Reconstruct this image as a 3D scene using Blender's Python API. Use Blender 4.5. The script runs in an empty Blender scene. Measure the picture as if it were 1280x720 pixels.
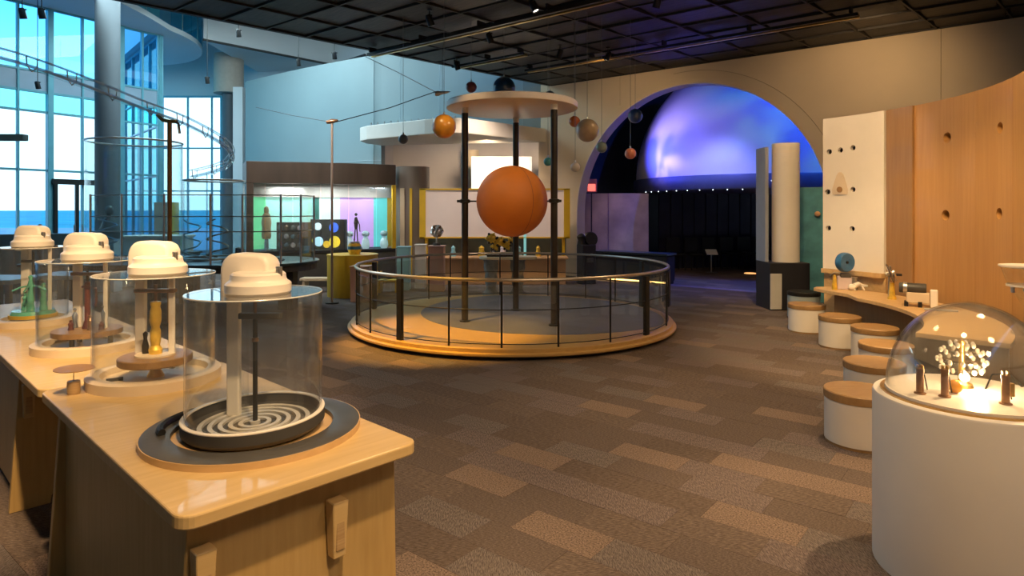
import bpy, bmesh, math, random
from mathutils import Vector, Matrix
random.seed(7)
sc = bpy.context.scene
col = sc.collection
PI = math.pi
R = math.radians

# ------------------------------------------------------------------ camera
cam_d = bpy.data.cameras.new('camera')
cam = bpy.data.objects.new('camera', cam_d)
col.objects.link(cam)
cam.location = (0, 0, 1.7)
cam.rotation_euler = (R(90), 0, 0)
cam_d.sensor_width = 36.0
cam_d.lens = 22.5
cam_d.shift_y = -98 / 1280
cam_d.clip_end = 6000
sc.camera = cam
sc.view_settings.view_transform = 'Standard'
sc.view_settings.look = 'None'
sc.view_settings.gamma = 1
sc.view_settings.use_curve_mapping = False
sc.view_settings.exposure = 0.2
sc.cycles.transparent_max_bounces = 32
sc.cycles.max_bounces = 8
sc.cycles.sample_clamp_indirect = 6.0

# ------------------------------------------------------------------ sky
world = bpy.data.worlds.new('sky')
sc.world = world
world.use_nodes = True
nt = world.node_tree
nt.nodes.clear()
tc = nt.nodes.new('ShaderNodeTexCoord')
sep = nt.nodes.new('ShaderNodeSeparateXYZ')
ramp = nt.nodes.new('ShaderNodeValToRGB')
bg = nt.nodes.new('ShaderNodeBackground')
wo = nt.nodes.new('ShaderNodeOutputWorld')
nt.links.new(tc.outputs['Generated'], sep.inputs[0])
nt.links.new(sep.outputs['Z'], ramp.inputs[0])
nt.links.new(ramp.outputs[0], bg.inputs[0])
nt.links.new(bg.outputs[0], wo.inputs[0])
ramp.color_ramp.elements[0].position = 0.0
ramp.color_ramp.elements[0].color = (0.78, 0.92, 1.0, 1)
ramp.color_ramp.elements[1].position = 0.6
ramp.color_ramp.elements[1].color = (0.10, 0.38, 0.85, 1)
e = ramp.color_ramp.elements.new(0.17)
e.color = (0.72, 0.90, 1.0, 1)
e = ramp.color_ramp.elements.new(0.27)
e.color = (0.25, 0.62, 0.95, 1)
bg.inputs[1].default_value = 2.1


# ------------------------------------------------------------------ lamps
def spot(name, loc, target, power, color, angle=60, blend=0.6, radius=0.08):
    d = bpy.data.lights.new(name, 'SPOT')
    d.energy = power
    d.color = color
    d.spot_size = R(angle)
    d.spot_blend = blend
    d.shadow_soft_size = radius
    o = bpy.data.objects.new(name, d)
    col.objects.link(o)
    o.location = loc
    v = Vector(target) - Vector(loc)
    o.rotation_euler = v.to_track_quat('-Z', 'Y').to_euler()
    return o


def area(name, loc, target, power, color, sx, sy):
    d = bpy.data.lights.new(name, 'AREA')
    d.energy = power
    d.color = color
    d.shape = 'RECTANGLE'
    d.size = sx
    d.size_y = sy
    o = bpy.data.objects.new(name, d)
    col.objects.link(o)
    o.location = loc
    v = Vector(target) - Vector(loc)
    o.rotation_euler = v.to_track_quat('-Z', 'Y').to_euler()
    return o


WARM = (1.0, 0.66, 0.32)
WARM2 = (1.0, 0.65, 0.33)
CYAN = (0.66, 0.91, 1.0)
# track spots on the dark ceiling
spot('lamp_table_front', (0.35, 0.5, 4.5), (-1.05, 2.4, 0.9), 520, WARM2, 44)
spot('lamp_table_far', (-1.2, 1.6, 4.5), (-2.9, 4.3, 0.9), 950, WARM2, 44)
spot('lamp_dome', (3.7, 3.9, 4.5), (2.15, 3.0, 0.8), 520, WARM2, 44)
spot('lamp_counter', (2.7, 5.6, 4.5), (4.2, 7.3, 0.6), 430, WARM, 60)
spot('lamp_wood', (3.3, 5.4, 4.5), (5.0, 7.0, 1.2), 330, WARM, 80)
spot('lamp_white_panel', (3.5, 7.6, 4.5), (4.8, 9.0, 1.6), 150, WARM2, 60)
spot('lamp_arch_a', (5.4, 9.6, 4.5), (6.2, 11.6, 3.6), 110, WARM2, 120, 0.9, 0.2)
spot('lamp_arch_b', (1.6, 12.4, 4.5), (2.6, 14.6, 3.6), 70, WARM2, 120, 0.9, 0.2)
spot('lamp_carpet_a', (1.0, 2.2, 4.6), (1.0, 3.0, 0), 190, WARM2, 90, 0.9, 0.2)
spot('lamp_carpet_b', (3.0, 5.2, 4.6), (2.2, 5.2, 0), 330, WARM2, 62, 0.8, 0.06)
spot('lamp_tube', (3.7, 8.8, 4.5), (4.75, 11.0, 1.9), 170, WARM2, 44, 0.7, 0.08)
spot('lamp_platform', (-2.6, 6.6, 4.6), (-1.0, 8.2, 0.1), 1700, (1.0, 0.50, 0.06), 34, 0.6)
spot('lamp_ball', (-1.6, 7.0, 4.6), (0, 9.0, 1.8), 160, (1.0, 0.7, 0.4), 26)
spot('lamp_ball_b', (2.2, 6.6, 4.6), (0, 9.0, 1.9), 120, (1.0, 0.75, 0.5), 50)
# added wide fill spots under the dark ceiling, also behind the camera
for k, (x, y, tx, ty, w) in enumerate(((2.0, -0.6, 1.6, 3.0, 230), (2.9, 1.0, 2.6, 2.4, 120), (0.2, 5.0, 0.2, 5.4, 90), (3.6, 3.8, 3.6, 4.4, 120), (-3.4, 5.2, -3.4, 5.8, 90), (3.0, 9.0, 3.0, 9.4, 110), (6.6, 8.6, 6.6, 8.9, 60))):
    spot('lamp_fill_%d' % k, (x, y, 4.6), (tx, ty, 0), w, WARM2, 140, 0.9, 0.25)
# daylight washed atrium and its cool wash lights on the tall wall
area('lamp_atrium', (-7.0, 15.0, 6.7), (-6.6, 16.5, 0), 420, CYAN, 4, 4)
spot('lamp_cyan_wall', (-3.6, 12.6, 6.6), (-3.0, 16.8, 4.3), 160, CYAN, 110, 0.9, 0.3)
spot('lamp_kiosk', (-3.6, 9.6, 4.6), (-4.3, 14.0, 1.7), 520, (1.0, 0.82, 0.66), 60, 0.8, 0.1)
for k, (x, y) in enumerate(((-5.0, 14.2), (-4.1, 14.35), (-3.2, 14.65))):
    area('lamp_case_%d' % k, (x, y, 2.2), (x - 0.05, y + 0.18, 0.8), 7, (0.85, 0.95, 1.0), 0.7, 0.12)
spot('lamp_recess', (-0.6, 15.4, 3.3), (-0.6, 17.8, 2.2), 480, (1.0, 0.75, 0.5), 120, 0.9, 0.2)
spot('lamp_panel', (-0.5, 13.2, 4.5), (-0.4, 15.0, 1.5), 330, (1.0, 0.78, 0.6), 80, 0.9, 0.1)


# star-like projectors that throw drifting cloud light on the planetarium shell
def gobo(o, c1, c2, scale):
    d = o.data
    d.use_nodes = True
    n = d.node_tree
    em = [x for x in n.nodes if x.type == 'EMISSION'][0]
    t = n.nodes.new('ShaderNodeTexCoord')
    no = n.nodes.new('ShaderNodeTexNoise')
    no.inputs['Scale'].default_value = scale
    no.inputs['Detail'].default_value = 2.0
    no.inputs['Distortion'].default_value = 0.6
    ra = n.nodes.new('ShaderNodeValToRGB')
    ra.color_ramp.elements[0].position = 0.40
    ra.color_ramp.elements[0].color = (*c1, 1)
    ra.color_ramp.elements[1].position = 0.62
    ra.color_ramp.elements[1].color = (*c2, 1)
    n.links.new(t.outputs['Normal'], no.inputs['Vector'])
    n.links.new(no.outputs['Fac'], ra.inputs[0])
    n.links.new(ra.outputs[0], em.inputs['Color'])


gobo(spot('lamp_dome_violet', (2.3, 15.9, 3.0), (4.9, 15.9, 3.7), 420, (1, 1, 1), 96, 0.9, 0.05),
     (0.06, 0.08, 1.0), (0.34, 0.26, 1.0), 2.2)
gobo(spot('lamp_dome_lilac', (4.6, 13.4, 7.0), (5.2, 15.2, 3.7), 2500, (1, 1, 1), 100, 0.9, 0.05),
     (0.01, 0.07, 1.0), (0.26, 0.24, 1.0), 4.0)
gobo(spot('lamp_dome_blue', (7.6, 11.2, 7.0), (7.0, 14.6, 4.0), 4600, (1, 1, 1), 100, 0.9, 0.05),
     (0.0, 0.08, 1.0), (0.08, 0.32, 1.0), 5.0)
spot('lamp_far_floor', (4.2, 13.9, 3.9), (4.7, 14.8, 0), 200, (0.15, 0.2, 1.0), 110, 0.9, 0.2)
spot('lamp_far_partition', (2.7, 15.2, 3.6), (2.7, 16.6, 1.0), 22, (1.0, 0.55, 0.45), 70, 0.9, 0.1)


def at(x, y, D):
    return Vector(((x - 640) / 800 * D, D, 1.7 + (262 - y) / 800 * D))


# ------------------------------------------------------------------ materials
def mat(name, c, rough=0.5, metal=0.0, var=0.0, scale=8.0, bump=0.0, stretch=None, coat=0.0, emit=None, estr=0.0, spec=0.5):
    m = bpy.data.materials.new(name)
    m.use_nodes = True
    n = m.node_tree
    b = n.nodes['Principled BSDF']
    b.inputs['Base Color'].default_value = (*c, 1)
    b.inputs['Roughness'].default_value = rough
    b.inputs['Metallic'].default_value = metal
    b.inputs['Specular IOR Level'].default_value = spec
    if coat:
        b.inputs['Coat Weight'].default_value = coat
    if emit:
        b.inputs['Emission Color'].default_value = (*emit, 1)
        b.inputs['Emission Strength'].default_value = estr
    if var or bump:
        t = n.nodes.new('ShaderNodeTexCoord')
        mp = n.nodes.new('ShaderNodeMapping')
        if stretch:
            mp.inputs['Scale'].default_value = stretch
        no = n.nodes.new('ShaderNodeTexNoise')
        no.inputs['Scale'].default_value = scale
        no.inputs['Detail'].default_value = 4.0
        n.links.new(t.outputs['Object'], mp.inputs[0])
        n.links.new(mp.outputs[0], no.inputs['Vector'])
        if var:
            ra = n.nodes.new('ShaderNodeValToRGB')
            ra.color_ramp.elements[0].position = 0.3
            ra.color_ramp.elements[1].position = 0.7
            ra.color_ramp.elements[0].color = (*[max(0, k * (1 - var)) for k in c], 1)
            ra.color_ramp.elements[1].color = (*[min(1, k * (1 + var)) for k in c], 1)
            n.links.new(no.outputs['Fac'], ra.inputs[0])
            n.links.new(ra.outputs[0], b.inputs['Base Color'])
        if bump:
            bp = n.nodes.new('ShaderNodeBump')
            bp.inputs['Strength'].default_value = bump
            bp.inputs['Distance'].default_value = 0.01
            n.links.new(no.outputs['Fac'], bp.inputs['Height'])
            n.links.new(bp.outputs[0], b.inputs['Normal'])
    return m


def glass(name, tint=(1, 1, 1), refl=1.0, ior=1.45, rough=0.02, haze=0.0):
    m = bpy.data.materials.new(name)
    m.use_nodes = True
    n = m.node_tree
    n.nodes.clear()
    out = n.nodes.new('ShaderNodeOutputMaterial')
    tr = n.nodes.new('ShaderNodeBsdfTransparent')
    tr.inputs[0].default_value = (*tint, 1)
    gl = n.nodes.new('ShaderNodeBsdfGlossy')
    gl.inputs['Roughness'].default_value = rough
    fr = n.nodes.new('ShaderNodeLayerWeight')
    fr.inputs[0].default_value = 0.5
    pw = n.nodes.new('ShaderNodeMath')
    pw.operation = 'POWER'
    pw.inputs[1].default_value = 5.0
    mu = n.nodes.new('ShaderNodeMath')
    mu.operation = 'MULTIPLY_ADD'
    mu.inputs[1].default_value = 0.7 * refl
    mu.inputs[2].default_value = 0.035 * refl
    n.links.new(fr.outputs['Facing'], pw.inputs[0])
    mx = n.nodes.new('ShaderNodeMixShader')
    n.links.new(pw.outputs[0], mu.inputs[0])
    n.links.new(mu.outputs[0], mx.inputs[0])
    n.links.new(tr.outputs[0], mx.inputs[1])
    n.links.new(gl.outputs[0], mx.inputs[2])
    last = mx
    if haze:
        df = n.nodes.new('ShaderNodeBsdfDiffuse')
        df.inputs[0].default_value = (0.85, 0.9, 0.95, 1)
        m2 = n.nodes.new('ShaderNodeMixShader')
        m2.inputs[0].default_value = haze
        n.links.new(mx.outputs[0], m2.inputs[1])
        n.links.new(df.outputs[0], m2.inputs[2])
        last = m2
    n.links.new(last.outputs[0], out.inputs[0])
    return m


def wood(name, c1, c2, rough=0.45, scale=3.0, stretch=(1, 12, 12), coat=0.15):
    m = bpy.data.materials.new(name)
    m.use_nodes = True
    n = m.node_tree
    b = n.nodes['Principled BSDF']
    b.inputs['Roughness'].default_value = rough
    b.inputs['Coat Weight'].default_value = coat
    t = n.nodes.new('ShaderNodeTexCoord')
    mp = n.nodes.new('ShaderNodeMapping')
    mp.inputs['Scale'].default_value = stretch
    no = n.nodes.new('ShaderNodeTexNoise')
    no.inputs['Scale'].default_value = scale
    no.inputs['Detail'].default_value = 6
    no.inputs['Distortion'].default_value = 0.4
    ra = n.nodes.new('ShaderNodeValToRGB')
    ra.color_ramp.elements[0].position = 0.3
    ra.color_ramp.elements[0].color = (*c1, 1)
    ra.color_ramp.elements[1].position = 0.7
    ra.color_ramp.elements[1].color = (*c2, 1)
    n.links.new(t.outputs['Object'], mp.inputs[0])
    n.links.new(mp.outputs[0], no.inputs['Vector'])
    n.links.new(no.outputs['Fac'], ra.inputs[0])
    n.links.new(ra.outputs[0], b.inputs['Base Color'])
    return m


M = {}
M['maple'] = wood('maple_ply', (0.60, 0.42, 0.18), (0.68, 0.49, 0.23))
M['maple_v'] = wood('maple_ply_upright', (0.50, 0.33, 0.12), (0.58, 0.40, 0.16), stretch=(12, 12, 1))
M['maple_edge'] = wood('ply_edge', (0.42, 0.27, 0.12), (0.55, 0.38, 0.19), stretch=(1, 1, 60))
M['oak_wall'] = wood('oak_veneer', (0.44, 0.23, 0.075), (0.50, 0.275, 0.095), stretch=(14, 14, 0.7), scale=2.0)
M['oak_dark'] = wood('oak_veneer_brown', (0.29, 0.155, 0.055), (0.34, 0.19, 0.07), stretch=(14, 14, 0.7), scale=2.0)
M['oak_top'] = wood('oak_counter', (0.55, 0.36, 0.16), (0.66, 0.45, 0.22), stretch=(2, 8, 8))
M['seat'] = wood('seat_wood', (0.36, 0.21, 0.08), (0.43, 0.26, 0.11), stretch=(4, 12, 4))
M['brown'] = mat('dark_brown_panel', (0.075, 0.055, 0.042), 0.5, var=0.25, scale=3, stretch=(1, 1, 0.2))
M['white'] = mat('white_paint', (0.79, 0.74, 0.66), 0.55, var=0.03, scale=3)
M['whitegloss'] = mat('white_plastic', (0.85, 0.80, 0.72), 0.35, var=0.02, scale=5)
M['cream'] = mat('cream_wall', (0.60, 0.49, 0.34), 0.8, var=0.04, scale=1.2)
M['bluewall'] = mat('pale_wall', (0.25, 0.325, 0.335), 0.45, var=0.04, scale=0.8)
M['atrium_white'] = mat('atrium_white', (0.70, 0.72, 0.71), 0.7, var=0.03, scale=0.5)
M['column_grey'] = mat('column_grey', (0.105, 0.12, 0.13), 0.6, var=0.08, scale=2)
M['mullion'] = mat('mullion_teal', (0.14, 0.42, 0.50), 0.4, metal=0.1, var=0.08, scale=4)
M['spandrel'] = mat('spandrel_glass', (0.33, 0.45, 0.55), 0.25, var=0.12, scale=0.8)
M['pane'] = glass('window_pane', (0.86, 0.96, 1.0), 1.0)
M['pane_blue'] = glass('window_pane_blue', (0.45, 0.82, 1.0), 1.0)
M['pane_teal'] = glass('window_pane_teal', (0.45, 0.85, 0.92), 1.0)
M['acrylic'] = glass('acrylic', (0.97, 0.98, 0.98), 1.3, 1.49, 0.015, 0.015)
M['dome_acrylic'] = glass('dome_acrylic', (0.95, 0.95, 0.94), 1.3, 1.49, 0.01, 0.012)
M['guard'] = glass('guard_glass', (0.90, 0.96, 0.97), 1.2, 1.5, 0.02, 0.03)
M['railglass'] = glass('rail_glass', (0.93, 0.95, 0.94), 1.2, 1.5, 0.02, 0.015)
M['black'] = mat('black_metal', (0.018, 0.017, 0.016), 0.45, metal=0.3, var=0.2, scale=6)
M['bronze'] = mat('dark_bronze', (0.045, 0.036, 0.028), 0.4, metal=0.6, var=0.2, scale=5)
M['steel'] = mat('brushed_steel', (0.55, 0.54, 0.52), 0.3, metal=0.9, var=0.08, scale=20)
M['darktable'] = mat('dark_slate_top', (0.03, 0.045, 0.055), 0.3, var=0.2, scale=4)
M['darkgrey'] = mat('charcoal', (0.06, 0.058, 0.055), 0.5, var=0.15, scale=6)
M['greydisc'] = mat('graphite_disc', (0.10, 0.10, 0.10), 0.38, metal=0.3, var=0.15, scale=9)
M['brass'] = mat('brass', (0.62, 0.40, 0.14), 0.3, metal=0.9, var=0.15, scale=12)
M['gold'] = mat('gold_glaze', (0.75, 0.48, 0.06), 0.3, metal=0.3, var=0.25, scale=16)
M['copper'] = mat('old_copper', (0.35, 0.20, 0.12), 0.35, metal=0.8, var=0.25, scale=14)
M['orange'] = mat('sun_orange', (0.56, 0.17, 0.018), 0.6, var=0.06, scale=5)
M['yellow'] = mat('yellow_paint', (0.66, 0.42, 0.02), 0.5, var=0.08, scale=3)
M['pink'] = mat('pink_paint', (0.68, 0.42, 0.34), 0.5, var=0.05, scale=3)
M['peach'] = mat('peach_laminate', (0.62, 0.36, 0.18), 0.5, var=0.05, scale=3)
M['lilac'] = mat('lilac_panel', (0.66, 0.56, 0.58), 0.5, var=0.08, scale=2)
M['skyblue'] = mat('light_blue_paint', (0.25, 0.52, 0.62), 0.5, var=0.05, scale=3)
M['stone'] = mat('grey_stone', (0.20, 0.20, 0.19), 0.7, var=0.25, scale=12, bump=0.3)
M['navy'] = mat('navy_wall', (0.006, 0.008, 0.035), 0.7, var=0.2, scale=2)
M['nearblack'] = mat('near_black', (0.012, 0.012, 0.018), 0.6, var=0.2, scale=3)
M['shell'] = mat('projection_shell', (0.75, 0.75, 0.80), 0.7, var=0.03, scale=2)
M['blue'] = mat('blue_wheel', (0.03, 0.13, 0.30), 0.3, var=0.2, scale=9, coat=0.3)
M['sea'] = mat('sea_water', (0.12, 0.50, 0.52), 1.0, var=0.2, scale=0.05, spec=0.05)
M['terrace'] = mat('terrace_paving', (0.45, 0.47, 0.48), 0.8, var=0.1, scale=1)
M['deck'] = wood('deck_wood', (0.50, 0.31, 0.10), (0.58, 0.37, 0.13), stretch=(2, 10, 10))
M['deck_grey'] = mat('grey_deck_area', (0.14, 0.14, 0.17), 0.5, var=0.15, scale=4)


class MB:
    def __init__(s):
        s.v = []
        s.f = []

    def add(s, v, f):
        k = len(s.v)
        s.v += [tuple(p) for p in v]
        s.f += [tuple(i + k for i in q) for q in f]
        return s

    def box(s, cx, cy, cz, sx, sy, sz, rz=0):
        c, n = math.cos(rz), math.sin(rz)
        v = []
        for dz in (-.5, .5):
            for dx, dy in ((-.5, -.5), (.5, -.5), (.5, .5), (-.5, .5)):
                x, y = dx * sx, dy * sy
                v.append((cx + x * c - y * n, cy + x * n + y * c, cz + dz * sz))
        return s.add(v, [(3, 2, 1, 0), (4, 5, 6, 7), (0, 1, 5, 4), (1, 2, 6, 5), (2, 3, 7, 6), (3, 0, 4, 7)])

    def prism(s, poly, z0, z1):
        n = len(poly)
        v = [(x, y, z0) for x, y in poly] + [(x, y, z1) for x, y in poly]
        f = [tuple(range(n))[::-1], tuple(range(n, 2 * n))]
        f += [(i, (i + 1) % n, (i + 1) % n + n, i + n) for i in range(n)]
        return s.add(v, f)

    def lathe(s, prof, x=0, y=0, n=32, z=0, a0=0, a1=2 * PI, sy=1.0):
        full = abs(a1 - a0 - 2 * PI) < 1e-6
        m = n if full else n + 1
        v, f = [], []
        for i in range(m):
            a = a0 + (a1 - a0) * i / n
            for r, h in prof:
                v.append((x + r * math.cos(a), y + r * math.sin(a) * sy, z + h))
        p = len(prof)
        for i in range(n):
            j = (i + 1) % m
            for k in range(p - 1):
                f.append((i * p + k, j * p + k, j * p + k + 1, i * p + k + 1))
        return s.add(v, f)

    def cyl(s, x, y, z0, z1, r, n=24, r2=None):
        r2 = r if r2 is None else r2
        return s.lathe([(0.0001, z0), (r, z0), (r2, z1), (0.0001, z1)], x, y, n)

    def ring(s, x, y, z0, z1, r0, r1, n=48, a0=0, a1=2 * PI):
        s.lathe([(r0, z0), (r1, z0), (r1, z1), (r0, z1), (r0, z0)], x, y, n, a0=a0, a1=a1)
        if abs(a1 - a0 - 2 * PI) > 1e-6:
            for a in (a0, a1):
                c, q = math.cos(a), math.sin(a)
                s.add([(x + r0 * c, y + r0 * q, z0), (x + r1 * c, y + r1 * q, z0), (x + r1 * c, y + r1 * q, z1), (x + r0 * c, y + r0 * q, z1)], [(0, 1, 2, 3)])
        return s

    def sphere(s, x, y, z, r, n=24, m=14, sx=1, sy=1, sz=1):
        prof = [(max(0.0001, r * math.sin(PI * k / m)), -r * math.cos(PI * k / m) * sz) for k in range(m + 1)]
        k0 = len(s.v)
        s.lathe(prof, 0, 0, n)
        for i in range(k0, len(s.v)):
            a = s.v[i]
            s.v[i] = (x + a[0] * sx, y + a[1] * sy, z + a[2])
        return s

    def tube(s, pts, r, n=8, closed=False):
        pts = [Vector(p) for p in pts]
        k = len(pts)
        v, f = [], []
        up = Vector((0, 0, 1))
        for i, p in enumerate(pts):
            if closed:
                d = pts[(i + 1) % k] - pts[i - 1]
            else:
                d = pts[min(i + 1, k - 1)] - pts[max(i - 1, 0)]
            d.normalize()
            ref = up if abs(d.dot(up)) < 0.95 else Vector((1, 0, 0))
            a = d.cross(ref).normalized()
            b = a.cross(d).normalized()
            rr = r[i] if isinstance(r, (list, tuple)) else r
            for j in range(n):
                t = 2 * PI * j / n
                v.append(p + a * (rr * math.cos(t)) + b * (rr * math.sin(t)))
        for i in range(k if closed else k - 1):
            i2 = (i + 1) % k
            for j in range(n):
                j2 = (j + 1) % n
                f.append((i * n + j, i * n + j2, i2 * n + j2, i2 * n + j))
        if not closed:
            f.append(tuple(range(n))[::-1])
            f.append(tuple((k - 1) * n + j for j in range(n)))
        return s.add(v, f)

    def xform(s, mtx):
        s.v = [tuple(mtx @ Vector(p)) for p in s.v]
        return s

    def build(s, name, m, parent=None, smooth=True, bevel=0.0, kind=None, seg=2):
        me = bpy.data.meshes.new(name)
        bm = bmesh.new()
        vs = [bm.verts.new(p) for p in s.v]
        for q in s.f:
            try:
                bm.faces.new([vs[i] for i in q])
            except ValueError:
                pass
        bmesh.ops.remove_doubles(bm, verts=bm.verts, dist=0.00015)
        bmesh.ops.recalc_face_normals(bm, faces=bm.faces)
        if bevel:
            bm.edges.ensure_lookup_table()
            es = [e for e in bm.edges if len(e.link_faces) == 2 and e.calc_face_angle(0) > R(40)]
            bmesh.ops.bevel(bm, geom=es, offset=bevel, segments=seg, profile=0.5, affect='EDGES', clamp_overlap=True)
        bm.to_mesh(me)
        bm.free()
        if smooth:
            me.shade_smooth()
            me.set_sharp_from_angle(angle=R(35))
        me.materials.append(M[m] if isinstance(m, str) else m)
        o = bpy.data.objects.new(name, me)
        col.objects.link(o)
        if parent:
            o.parent = parent
        if kind:
            o['kind'] = kind
        return o


def thing(name, label, cat, loc=(0, 0, 0), rz=0, group=None):
    o = bpy.data.objects.new(name, None)
    o.empty_display_size = 0.1
    col.objects.link(o)
    o.location = loc
    o.rotation_euler = (0, 0, rz)
    o['label'] = label
    o['category'] = cat
    if group:
        o['group'] = group
    return o


def tag(o, label, cat, group=None):
    o['label'] = label
    o['category'] = cat
    if group:
        o['group'] = group
    return o


def structure(name, loc=(0, 0, 0)):
    o = bpy.data.objects.new(name, None)
    o.empty_display_size = 0.1
    col.objects.link(o)
    o.location = loc
    o['kind'] = 'structure'
    return o


def piece(mesh, name, m, parent, loc, rz=0):
    o = bpy.data.objects.new(name, mesh)
    col.objects.link(o)
    o.parent = parent
    o.location = loc
    o.rotation_euler = (0, 0, rz)
    return o


def arc(cx, cy, r, a0, a1, n):
    return [(cx + r * math.cos(a0 + (a1 - a0) * i / n), cy + r * math.sin(a0 + (a1 - a0) * i / n)) for i in range(n + 1)]


def copy_tree(o, parent=None):
    c = o.copy()
    col.objects.link(c)
    c.parent = parent
    for ch in list(o.children):
        copy_tree(ch, c)
    return c


# room axes: E1 runs along the arch wall, E2 along the open edge towards the camera's left
C0 = Vector((1.0, 15.9))
E1 = Vector((0.781, -0.6244))
EN = Vector((0.6244, 0.781))
E2 = Vector((-0.6244, -0.781))
EDGE = Vector((-0.72, -0.694))
A1 = math.atan2(E1.y, E1.x)


def wp(s, off=0.0):
    p = C0 + E1 * s + EN * off
    return (p.x, p.y)
# ================================================================== FLOOR
floor = MB().prism([(12, 8), (16, 22), (4, 27), (-16, 27), (-19, 4), (-9, -7), (1.5, -3)], -0.2, -0.008).build('floor', mat('carpet_backing', (0.075, 0.062, 0.052), 0.95, var=0.2, scale=30), smooth=False)
floor['kind'] = 'structure'


def carpet(name, c, s):
    m = bpy.data.materials.new(name)
    m.use_nodes = True
    n = m.node_tree
    b = n.nodes['Principled BSDF']
    b.inputs['Roughness'].default_value = 0.95
    b.inputs['Specular IOR Level'].default_value = 0.1
    g = n.nodes.new('ShaderNodeNewGeometry')
    mp = n.nodes.new('ShaderNodeMapping')
    mp.inputs['Rotation'].default_value = (0, 0, -A1)
    mp.inputs['Scale'].default_value = s
    no = n.nodes.new('ShaderNodeTexNoise')
    no.inputs['Scale'].default_value = 34
    no.inputs['Detail'].default_value = 5
    no.inputs['Roughness'].default_value = 0.7
    ra = n.nodes.new('ShaderNodeValToRGB')
    ra.color_ramp.elements[0].position = 0.36
    ra.color_ramp.elements[0].color = (*[k * 0.42 for k in c], 1)
    ra.color_ramp.elements[1].position = 0.64
    ra.color_ramp.elements[1].color = (*[min(1, k * 1.7) for k in c], 1)
    bp = n.nodes.new('ShaderNodeBump')
    bp.inputs['Strength'].default_value = 0.5
    bp.inputs['Distance'].default_value = 0.006
    n.links.new(g.outputs['Position'], mp.inputs[0])
    n.links.new(mp.outputs[0], no.inputs['Vector'])
    n.links.new(no.outputs['Fac'], ra.inputs[0])
    n.links.new(ra.outputs[0], b.inputs['Base Color'])
    n.links.new(no.outputs['Fac'], bp.inputs['Height'])
    n.links.new(bp.outputs[0], b.inputs['Normal'])
    return m


CARP = [carpet('carpet_%s' % k, c, s) for k, c, s in (
    ('umber', (0.120, 0.093, 0.078), (1, 6, 1)), ('taupe', (0.150, 0.120, 0.112), (6, 1, 1)),
    ('brown', (0.135, 0.105, 0.088), (1, 6, 1)), ('sand', (0.190, 0.142, 0.114), (3, 3, 1)),
    ('grey', (0.145, 0.122, 0.112), (6, 1, 1)), ('mocha', (0.125, 0.098, 0.084), (2, 8, 1)))]
TL, TW = 0.5, 0.25
cells = []
for i in range(-40, 48):
    for j in range(-110, 30):
        s = (i + (0.5 if j % 2 else 0) + (0.25 if j % 3 == 0 else 0)) * TL
        t = j * TW
        p = C0 + E1 * s - E2 * t
        if -0.5 < p.y < 19.5 and abs(p.x) < 1.0 * p.y + 2.0 and -11 < p.x < 9:
            cells.append((p, i, j))


def tile_prism(mb, cx, cy, rz, z):
    mb.box(cx, cy, z / 2 - 0.004, TL - 0.0015, TW - 0.0015, z + 0.008, rz)


inview = sorted([c for c in cells if c[0].y > 2.6 and abs(c[0].x) < 0.8 * c[0].y + 0.2 and not (c[0].x < -0.3 - 0.55 * (c[0].y - 2.3) and c[0].y < 6)], key=lambda c: c[0].y)[:298]
near = set((c[1], c[2]) for c in inview)
rnd = random.Random(3)
tile_me = []
for m in CARP:
    b = MB()
    b.box(0, 0, -0.004, TL - 0.0015, TW - 0.0015, 0.008)
    o = b.build('carpet_tile', m, smooth=False)
    tile_me.append(o.data)
    bpy.data.objects.remove(o)
W = [4, 3, 4, 2, 3, 4]
for p, i, j in inview:
    k = rnd.choices(range(6), W)[0]
    piece(tile_me[k], 'carpet_tile', None, floor, (p.x, p.y, -rnd.random() * 0.001), A1)
bm = MB()
idx = []
for p, i, j in cells:
    if (i, j) not in near:
        bm.box(p.x, p.y, -0.005, TL - 0.0015, TW - 0.0015, 0.008, A1)
        idx.append(rnd.choices(range(6), W)[0])
o = bm.build('carpet_tiles_beyond', CARP[0], floor, smooth=False, kind='stuff')
for m in CARP[1:]:
    o.data.materials.append(m)
for q, f in enumerate(o.data.polygons):
    f.material_index = idx[min(q // 6, len(idx) - 1)]

# ================================================================== DARK CEILING
M['ceil'] = mat('ceiling_tile_black', (0.022, 0.019, 0.016), 0.6, var=0.6, scale=3, bump=0.3, stretch=(1, 5, 1))
M['ceil2'] = mat('ceiling_tile_brown', (0.042, 0.032, 0.022), 0.55, var=0.6, scale=4, bump=0.3, stretch=(1, 6, 1))
M['ceilbar'] = mat('ceiling_grid_black', (0.020, 0.017, 0.014), 0.6, var=0.2, scale=5)
ca = C0 + E1 * 12.9
cb = ca + EDGE * 18
cc = C0 + EDGE * 24
ceiling = MB().prism([(C0.x, C0.y), (ca.x, ca.y), (cb.x, cb.y), (cc.x, cc.y)], 4.86, 5.1).build('ceiling', 'ceilbar', smooth=False)
ceiling['kind'] = 'structure'
CS, CT = 1.0, 0.72
cme = []
for m in ('ceil', 'ceil2'):
    o = MB().box(0, 0, 0.03, CS - 0.05, CT - 0.05, 0.06).build('ceiling_panel', m, smooth=False, bevel=0.012, seg=1)
    cme.append(o.data)
    bpy.data.objects.remove(o)
aE = math.atan2(-EDGE.y, -EDGE.x)
skew = Matrix(((E1.x, -EDGE.x, 0, 0), (E1.y, -EDGE.y, 0, 0), (0, 0, 1, 0), (0, 0, 0, 1)))
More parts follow.
